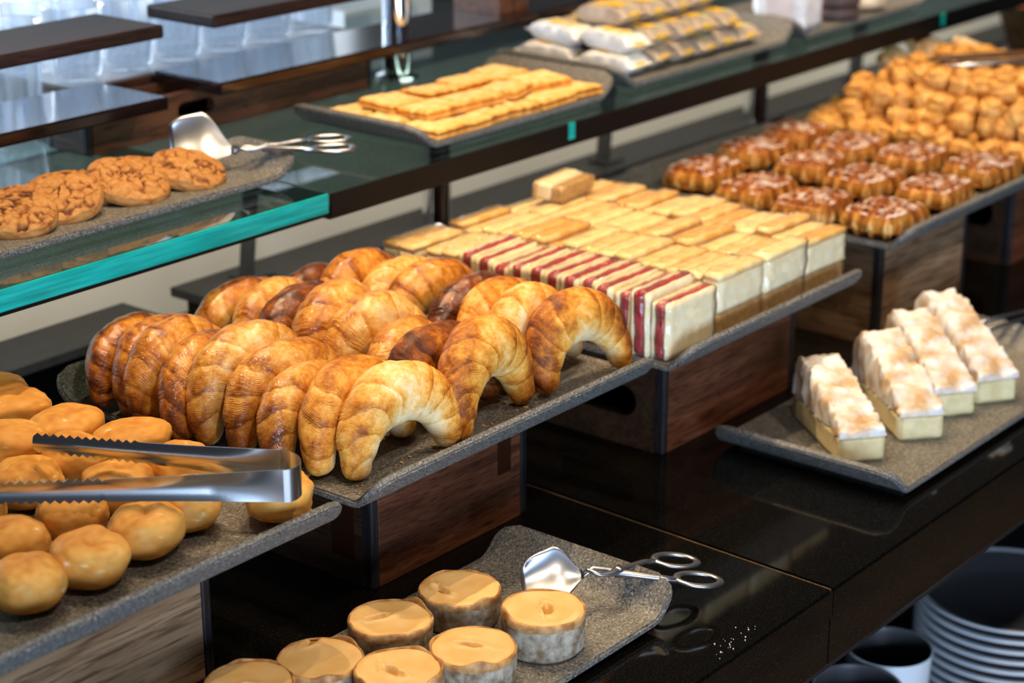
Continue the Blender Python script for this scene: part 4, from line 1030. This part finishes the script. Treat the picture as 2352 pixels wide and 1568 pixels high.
# ------------------------------------------------------------------ wooden crates and stepped boards on the glass shelf
ZT = SH + 0.0008
crate('low mahogany crate with a handle slot, under the lower dark boards', 1.683, 2.250, 2.108, 2.196, ZT, 0.3895, M['crate_shelf'], M['crate_tan_end'], name='wooden_crate', slot_front=(-0.085, 0.034, 0.024, 0.011))
crate('mahogany crate behind the lower boards carrying the glass tumblers', 1.742, 2.330, 2.204, 2.55, ZT, 0.3985, M['crate_shelf'], M['crate_tan_end'], name='wooden_crate')
MB().box(-0.28, 0.28, -0.156, 0.156, 0.0560, 0.0676).build('reflector_top', M['satin_reflector'], bpy.data.objects['wooden_crate.006'] if 'wooden_crate.006' in bpy.data.objects else None)  # metallic top added as a reflector to brighten the tumblers
def board(label, x0, x1, y0, y1, z1, th=0.0185, mat='board'):
    t = thing('display_board', label, 'board', ((x0 + x1) / 2, (y0 + y1) / 2, z1 - th))
    MB().box(-(x1 - x0) / 2, (x1 - x0) / 2, -(y1 - y0) / 2, (y1 - y0) / 2, 0, th, 0.003).build('plank', M[mat], t); return t
board('lower dark glossy board at left, over the mahogany crate', 1.22, 1.774, 2.042, 2.192, 0.4085)
board('long lower dark glossy board at right, running behind the packets', 1.877, 2.82, 2.050, 2.192, 0.4085)
t1 = board('upper dark board at left, in front of the glass rims', 1.20, 1.790, 2.062, 2.205, 0.5025, mat='board_matt')
for x in (1.24, 1.30): MB().box(x - 0.02 - 1.495, x + 0.02 - 1.495, -0.05, 0.05, -0.0752, -0.0005).build('riser_block', M['crate_shelf'], t1)
t2 = board('upper dark board at right, reaching back to the chrome post', 1.878, 2.62, 2.058, 2.200, 0.5025, mat='board_matt')
for x in (2.55, 2.59): MB().box(x - 0.018 - 2.249, x + 0.018 - 2.249, -0.05, 0.05, -0.0752, -0.0005).build('riser_block', M['crate_shelf'], t2)
# glasses
tm = MB().lathe([(0, 0.0), (0.030, 0.0), (0.036, 0.01), (0.044, 0.104), (0.0455, 0.108), (0.0425, 0.106), (0.034, 0.014), (0, 0.012)], 40).mesh('glass_tumbler', M['tumbler'], True)
k = 0
for r_, y in enumerate((2.262, 2.362)):
    for c in range(6):
        x = 1.795 + c * 0.0955 + (r_ % 2) * 0.0
        o = mobj('glass_tumbler', tm, None, (x, y, 0.3998)); tag(o, 'clear glass tumbler in the crowd standing behind the dark boards', 'glass', 'glass tumblers behind the boards')
for r_, y in enumerate((2.27, 2.37)):
    for c in range(5):
        o = mobj('glass_tumbler', tm, None, (1.69 - c * 0.0955, y, SH + 0.0008)); o.scale = (1, 1, 1.55)
        tag(o, 'clear glass tumbler in the crowd standing behind the dark boards', 'glass', 'glass tumblers behind the boards')
t = thing('storage_tub', 'white tub with pale blue inside, left of the chrome post', 'tub', (2.60, 2.44, ZT))
mb = MB(); mb.box(-0.115, 0.115, -0.05, 0.05, 0, 0.004)
for a in ((-0.115, -0.106, -0.05, 0.05), (0.106, 0.115, -0.05, 0.05), (-0.106, 0.106, -0.05, -0.044), (-0.106, 0.106, 0.044, 0.05)): mb.box(*a, 0.004, 0.055)
mb.build('tub_shell', M['tub'], t); MB().box(-0.104, 0.104, -0.043, 0.043, 0.0042, 0.030).build('blue_lining', M['tub_in'], t)

# ------------------------------------------------------------------ paper packets
def packet(seed, body):
    rnd = random.Random(seed); off = Vector((rnd.uniform(0, 60),) * 3); L, W, H = 0.118, 0.058, 0.030; nu, nv = 34, 28; V = []
    for i in range(nu):
        s_ = i / (nu - 1); e = min(s_, 1 - s_); k = min(1, max(0, (e - 0.08) / 0.12)) ** 0.5
        for j in range(nv):
            q = 2 * PI * j / nv; c, sn = math.cos(q), math.sin(q)
            sx = math.copysign(abs(c) ** 0.35, c); sz = math.copysign(abs(sn) ** 0.45, sn)
            n_ = 0.0022 * noise.noise(Vector((s_ * 8, c * 2, sn * 2)) + off)
            V.append(((s_ - 0.5) * L, sx * (W / 2 + (0.002 if k < 0.1 else 0)) + n_, H / 2 + sz * (H / 2 * k + 0.0007) + n_ * k))
    return mesh_from('wrapper', V, grid_faces(nu, nv), body)
pk = [packet(k, M['paper']) for k in range(3)] + [packet(9, M['paper_white'])]
PKS = []
for lay, (xs, ys) in enumerate((((2.535, 2.600, 2.665, 2.730, 2.795, 2.860), (1.845, 1.968)), ((2.550, 2.615, 2.680, 2.745, 2.81), (1.855, 1.960)), ((2.60, 2.665, 2.73, 2.80), (1.90,)))):
    for i, x in enumerate(xs):
        for j, y in enumerate(ys):
            white = i == 0 and lay < 2
            t = thing('paper_packet', 'kraft packet', 'packet', (x, y, SH + 0.0172 + lay * 0.0312), (random.uniform(-.05, .05), random.uniform(-.05, .05), PI / 2 + random.uniform(-.12, .12)), 'yellow printed packets on the shelf tray')
            lab = '%s paper packet with yellow print, %s layer, %s from the left, %s row' % ('white-sided' if white else 'kraft', ('bottom', 'middle', 'top')[lay], ORD[i], (('front', 'rear'), ('front', 'rear'), ('single',))[lay][j])
            t['label'] = lab
            mobj('wrapper', pk[3] if white else pk[random.randrange(3)], t)
            MB().box(-0.030, 0.026, -0.011, 0.012, 0.0300, 0.0312, 0.0003).build('yellow_print', M['yellow'], t)
            MB().box(-0.036, -0.028, -0.016, 0.002, 0.0300, 0.0311, 0.0002).build('green_print', M['green'], t)
            MB().box(-0.052, -0.045, -0.012, 0.010, 0.010, 0.0195, 0.0002).build('yellow_corner', M['yellow'], t)
# last shelf tray
t = thing('wrapped_loaf', 'white and grey wrapped packet standing on the farthest shelf tray', 'packet', (3.035, 1.83, SH + 0.0172), (0, 0, 0.1))
mobj('wrapper', slab_mesh('wrapper', 0.085, 0.10, 0, 0.085, M['paper_white'], 3, bev=0.006, amp=0.003), t); MB().box(-0.0445, -0.0425, -0.03, 0.02, 0.02, 0.06).build('grey_print', M['pink'], t)
for i, z in enumerate((0, 0.023, 0.046)):
    o = MB().lathe([(0, 0), (0.044, 0), (0.048, 0.004), (0.048, 0.017), (0.043, 0.022), (0, 0.022)], 40).build('rye_round', M['plum'], None, True, (3.17, 1.815, SH + 0.0172 + z))
    tag(o, 'dark rye round, %s of the stack on the farthest shelf tray' % ('lowest', 'middle', 'topmost')[i], 'bread', 'dark rounds stacked on the shelf')
o = MB().lathe([(0, 0), (0.040, 0), (0.046, 0.004), (0.046, 0.012), (0.040, 0.017), (0, 0.018)], 40).build('iced_round', M['pink'], None, True, (3.17, 1.815, SH + 0.0172 + 0.069)); tag(o, 'pale iced round on top of the dark rye stack', 'pastry')
o = mobj('pale_roll', bm_[7], None, (3.275, 1.81, SH + 0.0172)); tag(o, 'pale roll right of the dark rye stack', 'roll')
o.data = bm_[7].copy(); o.data.materials[0] = M['bread']

# ------------------------------------------------------------------ bowl of fruit at the far right
t = thing('wooden_bowl', 'brown wooden bowl of red fruit at the far right edge', 'bowl', (4.20, 1.82, 0.0008))
MB().lathe([(0, 0), (0.06, 0), (0.075, 0.02), (0.15, 0.23), (0.156, 0.238), (0.142, 0.232), (0.07, 0.03), (0, 0.025)], 48).build('bowl_shell', M['bowl_wood'], t, True)
for i, (dx, dy) in enumerate(((-0.04, -0.05), (0.05, -0.01), (-0.02, 0.05), (-0.075, 0.012))):
    o = MB().lathe([(0.045 * math.sin(PI * k / 14), 0.042 - 0.042 * math.cos(PI * k / 14)) for k in range(15)], 28).build('red_fruit', M['red_fruit'], None, True, (4.20 + dx, 1.82 + dy, 0.170)); tag(o, 'round red fruit in the wooden bowl at far right', 'fruit', 'red fruit in the bowl')

# ------------------------------------------------------------------ plates and cups under the counter
pm = MB().lathe([(0, 0.004), (0.085, 0.004), (0.10, 0.008), (0.146, 0.0195), (0.150, 0.0205), (0.150, 0.0165), (0.102, 0.003), (0.09, 0.0), (0, 0.0)], 72).mesh('dinner_plate', M['porcelain'], True)
gm = MB().lathe([(0, 0.0046), (0.085, 0.0046), (0.10, 0.0086), (0.138, 0.0183)], 72).mesh('dark_centre', M['dark_inner'], True)
for i in range(13):
    t = thing('dinner_plate', ('white rimmed porcelain plate, %s from the bottom of the stack under the counter' % ORD[i]) if i < 12 else 'topmost plate of the stack under the counter, its dark centre in view', 'plate', (2.665, 1.15, -0.6295 + i * 0.0172), group='plates stacked under the counter')
    mobj('plate_body', pm, t); mobj('dark_centre', gm, t)
cm_ = MB().lathe([(0, 0.0), (0.045, 0.0), (0.054, 0.012), (0.060, 0.135), (0.0615, 0.138), (0.0580, 0.137)], 60).mesh('cup_wall', M['porcelain'], True)
ci_ = MB().lathe([(0.0580, 0.1368), (0.0565, 0.130), (0.050, 0.02), (0, 0.014)], 60).mesh('dark_inside', M['dark_inner'], True)
for x, y, z, sc_, lab in ((2.262, 1.15, -0.4745, 1, 'white straight-sided cup with dark inside, left of the plate stack'), (2.137, 1.13, -0.4745, 1, 'white cup mostly hidden below the counter edge at the bottom'),
                     (2.262, 1.15, -0.6295, 1.10, 'white cup under the visible straight-sided cup'), (2.137, 1.13, -0.6295, 1.10, 'white cup under the hidden cup')):
    t = thing('white_cup', lab, 'cup', (x, y, z), group='white cups under the counter'); t.scale = (1, 1, sc_)
    mobj('cup_wall', cm_, t); mobj('dark_inside', ci_, t)

# ------------------------------------------------------------------ raise everything so the floor lies at zero
bpy.context.view_layer.update()
for o in COL.objects:
    if o.parent is None: o.location.z += FLOOR

# ------------------------------------------------------------------ lights
def lamp(name, typ, loc, energy, col, target=None, **kw):
    d = bpy.data.lights.new(name, typ); d.energy = energy; d.color = col
    for k_, v_ in kw.items(): setattr(d, k_, v_)
    o = link(bpy.data.objects.new(name, d)); o.location = (loc[0], loc[1], loc[2] + FLOOR)
    if target is not None:
        dv = Vector((target[0], target[1], target[2] + FLOOR)) - o.location
        o.rotation_euler = dv.to_track_quat('-Z', 'Y').to_euler()
    return o
WARM = (1.0, 0.74, 0.44)
for i, x in enumerate((1.40, 1.85, 2.35, 2.9, 3.5, 4.2)):
    for k_, (y, e) in enumerate(((1.85, 34), (1.50, 14))):
        lamp('ceiling_spot', 'SPOT', (x + 0.10 * k_, y, 1.66), e, WARM, (x + 0.03, 1.42, 0.1), spot_size=math.radians(70), spot_blend=0.6, shadow_soft_size=0.016)
lamp('front_spot', 'SPOT', (2.55, 1.45, 1.70), 6, WARM, (2.3, 1.05, 0.0), spot_size=math.radians(60), spot_blend=0.6, shadow_soft_size=0.02)
lamp('front_spot', 'SPOT', (1.55, 0.95, 1.62), 24, WARM, (1.36, 1.15, 0.0), spot_size=math.radians(24), spot_blend=0.5, shadow_soft_size=0.02)  # narrow fill added to lift the pies out of the tray's shade
for x in (1.4, 2.3, 3.2, 4.1): lamp('shelf_spot', 'SPOT', (x, 1.70, 1.7), 13, WARM, (x + 0.1, 1.82, 0.3), spot_size=math.radians(50), spot_blend=0.6, shadow_soft_size=0.02)
lamp('window_daylight', 'AREA', (-0.6, -2.6, 0.10), 230, (0.55, 0.74, 1.0), (1.8, 1.3, 0.1), shape='RECTANGLE', size=2.6, size_y=1.6)
lamp('rear_daylight', 'AREA', (1.2, 5.6, 1.0), 330, (0.78, 0.88, 1.0), (1.9, 2.3, 0.3), shape='RECTANGLE', size=3.0, size_y=1.6)
lamp('floor_fill_spot', 'SPOT', (4.4, 5.6, 2.6), 2200, (0.78, 0.89, 1.0), (4.3, 4.6, -0.88), spot_size=math.radians(58), spot_blend=0.5, shadow_soft_size=0.2)  # spot added to brighten the rear floor, standing in for window daylight
for x in (0.9, 2.1, 3.3): lamp('front_fill_spot', 'SPOT', (x, 0.25, 1.75), 40, (1.0, 0.86, 0.68), (x + 0.3, 1.5, 0.15), spot_size=math.radians(80), spot_blend=0.7, shadow_soft_size=0.07)  # warm fill added for the fronts, no fixture seen
lamp('front_spot', 'SPOT', (3.0, 1.25, 1.66), 30, WARM, (2.75, 0.98, 0.0), spot_size=math.radians(26), spot_blend=0.8, shadow_soft_size=0.02)
lamp('added_wall_fill', 'AREA', (2.7, 1.93, 0.296), 7, (1.0, 0.93, 0.82), (2.7, 2.27, 0.06), shape='RECTANGLE', size=4.6, size_y=0.02)  # unseen lamp added below the shelf to brighten the cream panel
wd = bpy.data.worlds.new('World'); bpy.context.scene.world = wd; wd.use_nodes = True
wd.node_tree.nodes['Background'].inputs[0].default_value = (0.55, 0.62, 0.75, 1); wd.node_tree.nodes['Background'].inputs[1].default_value = 0.05

# ------------------------------------------------------------------ camera
cam = bpy.data.cameras.new('Camera'); co = link(bpy.data.objects.new('Camera', cam))
cam.sensor_width = 36; cam.lens = 36 * 4550 / 2352
co.location = (0, 0, 1.0 + FLOOR)
yaw, pitch = math.radians(39.02668), math.radians(19.56443)
fw = Vector((math.cos(yaw) * math.cos(pitch), math.sin(yaw) * math.cos(pitch), -math.sin(pitch)))
co.rotation_euler = fw.to_track_quat('-Z', 'Y').to_euler()
cam.clip_start = 0.05; cam.dof.use_dof = True; cam.dof.focus_distance = 2.10; cam.dof.aperture_fstop = 4.0
sc = bpy.context.scene; sc.camera = co; sc.cycles.transparent_max_bounces = 40
sc.view_settings.view_transform = 'Standard'; sc.view_settings.look = 'None'; sc.view_settings.gamma = 1; sc.view_settings.use_curve_mapping = False
sc.view_settings.exposure = 0.12
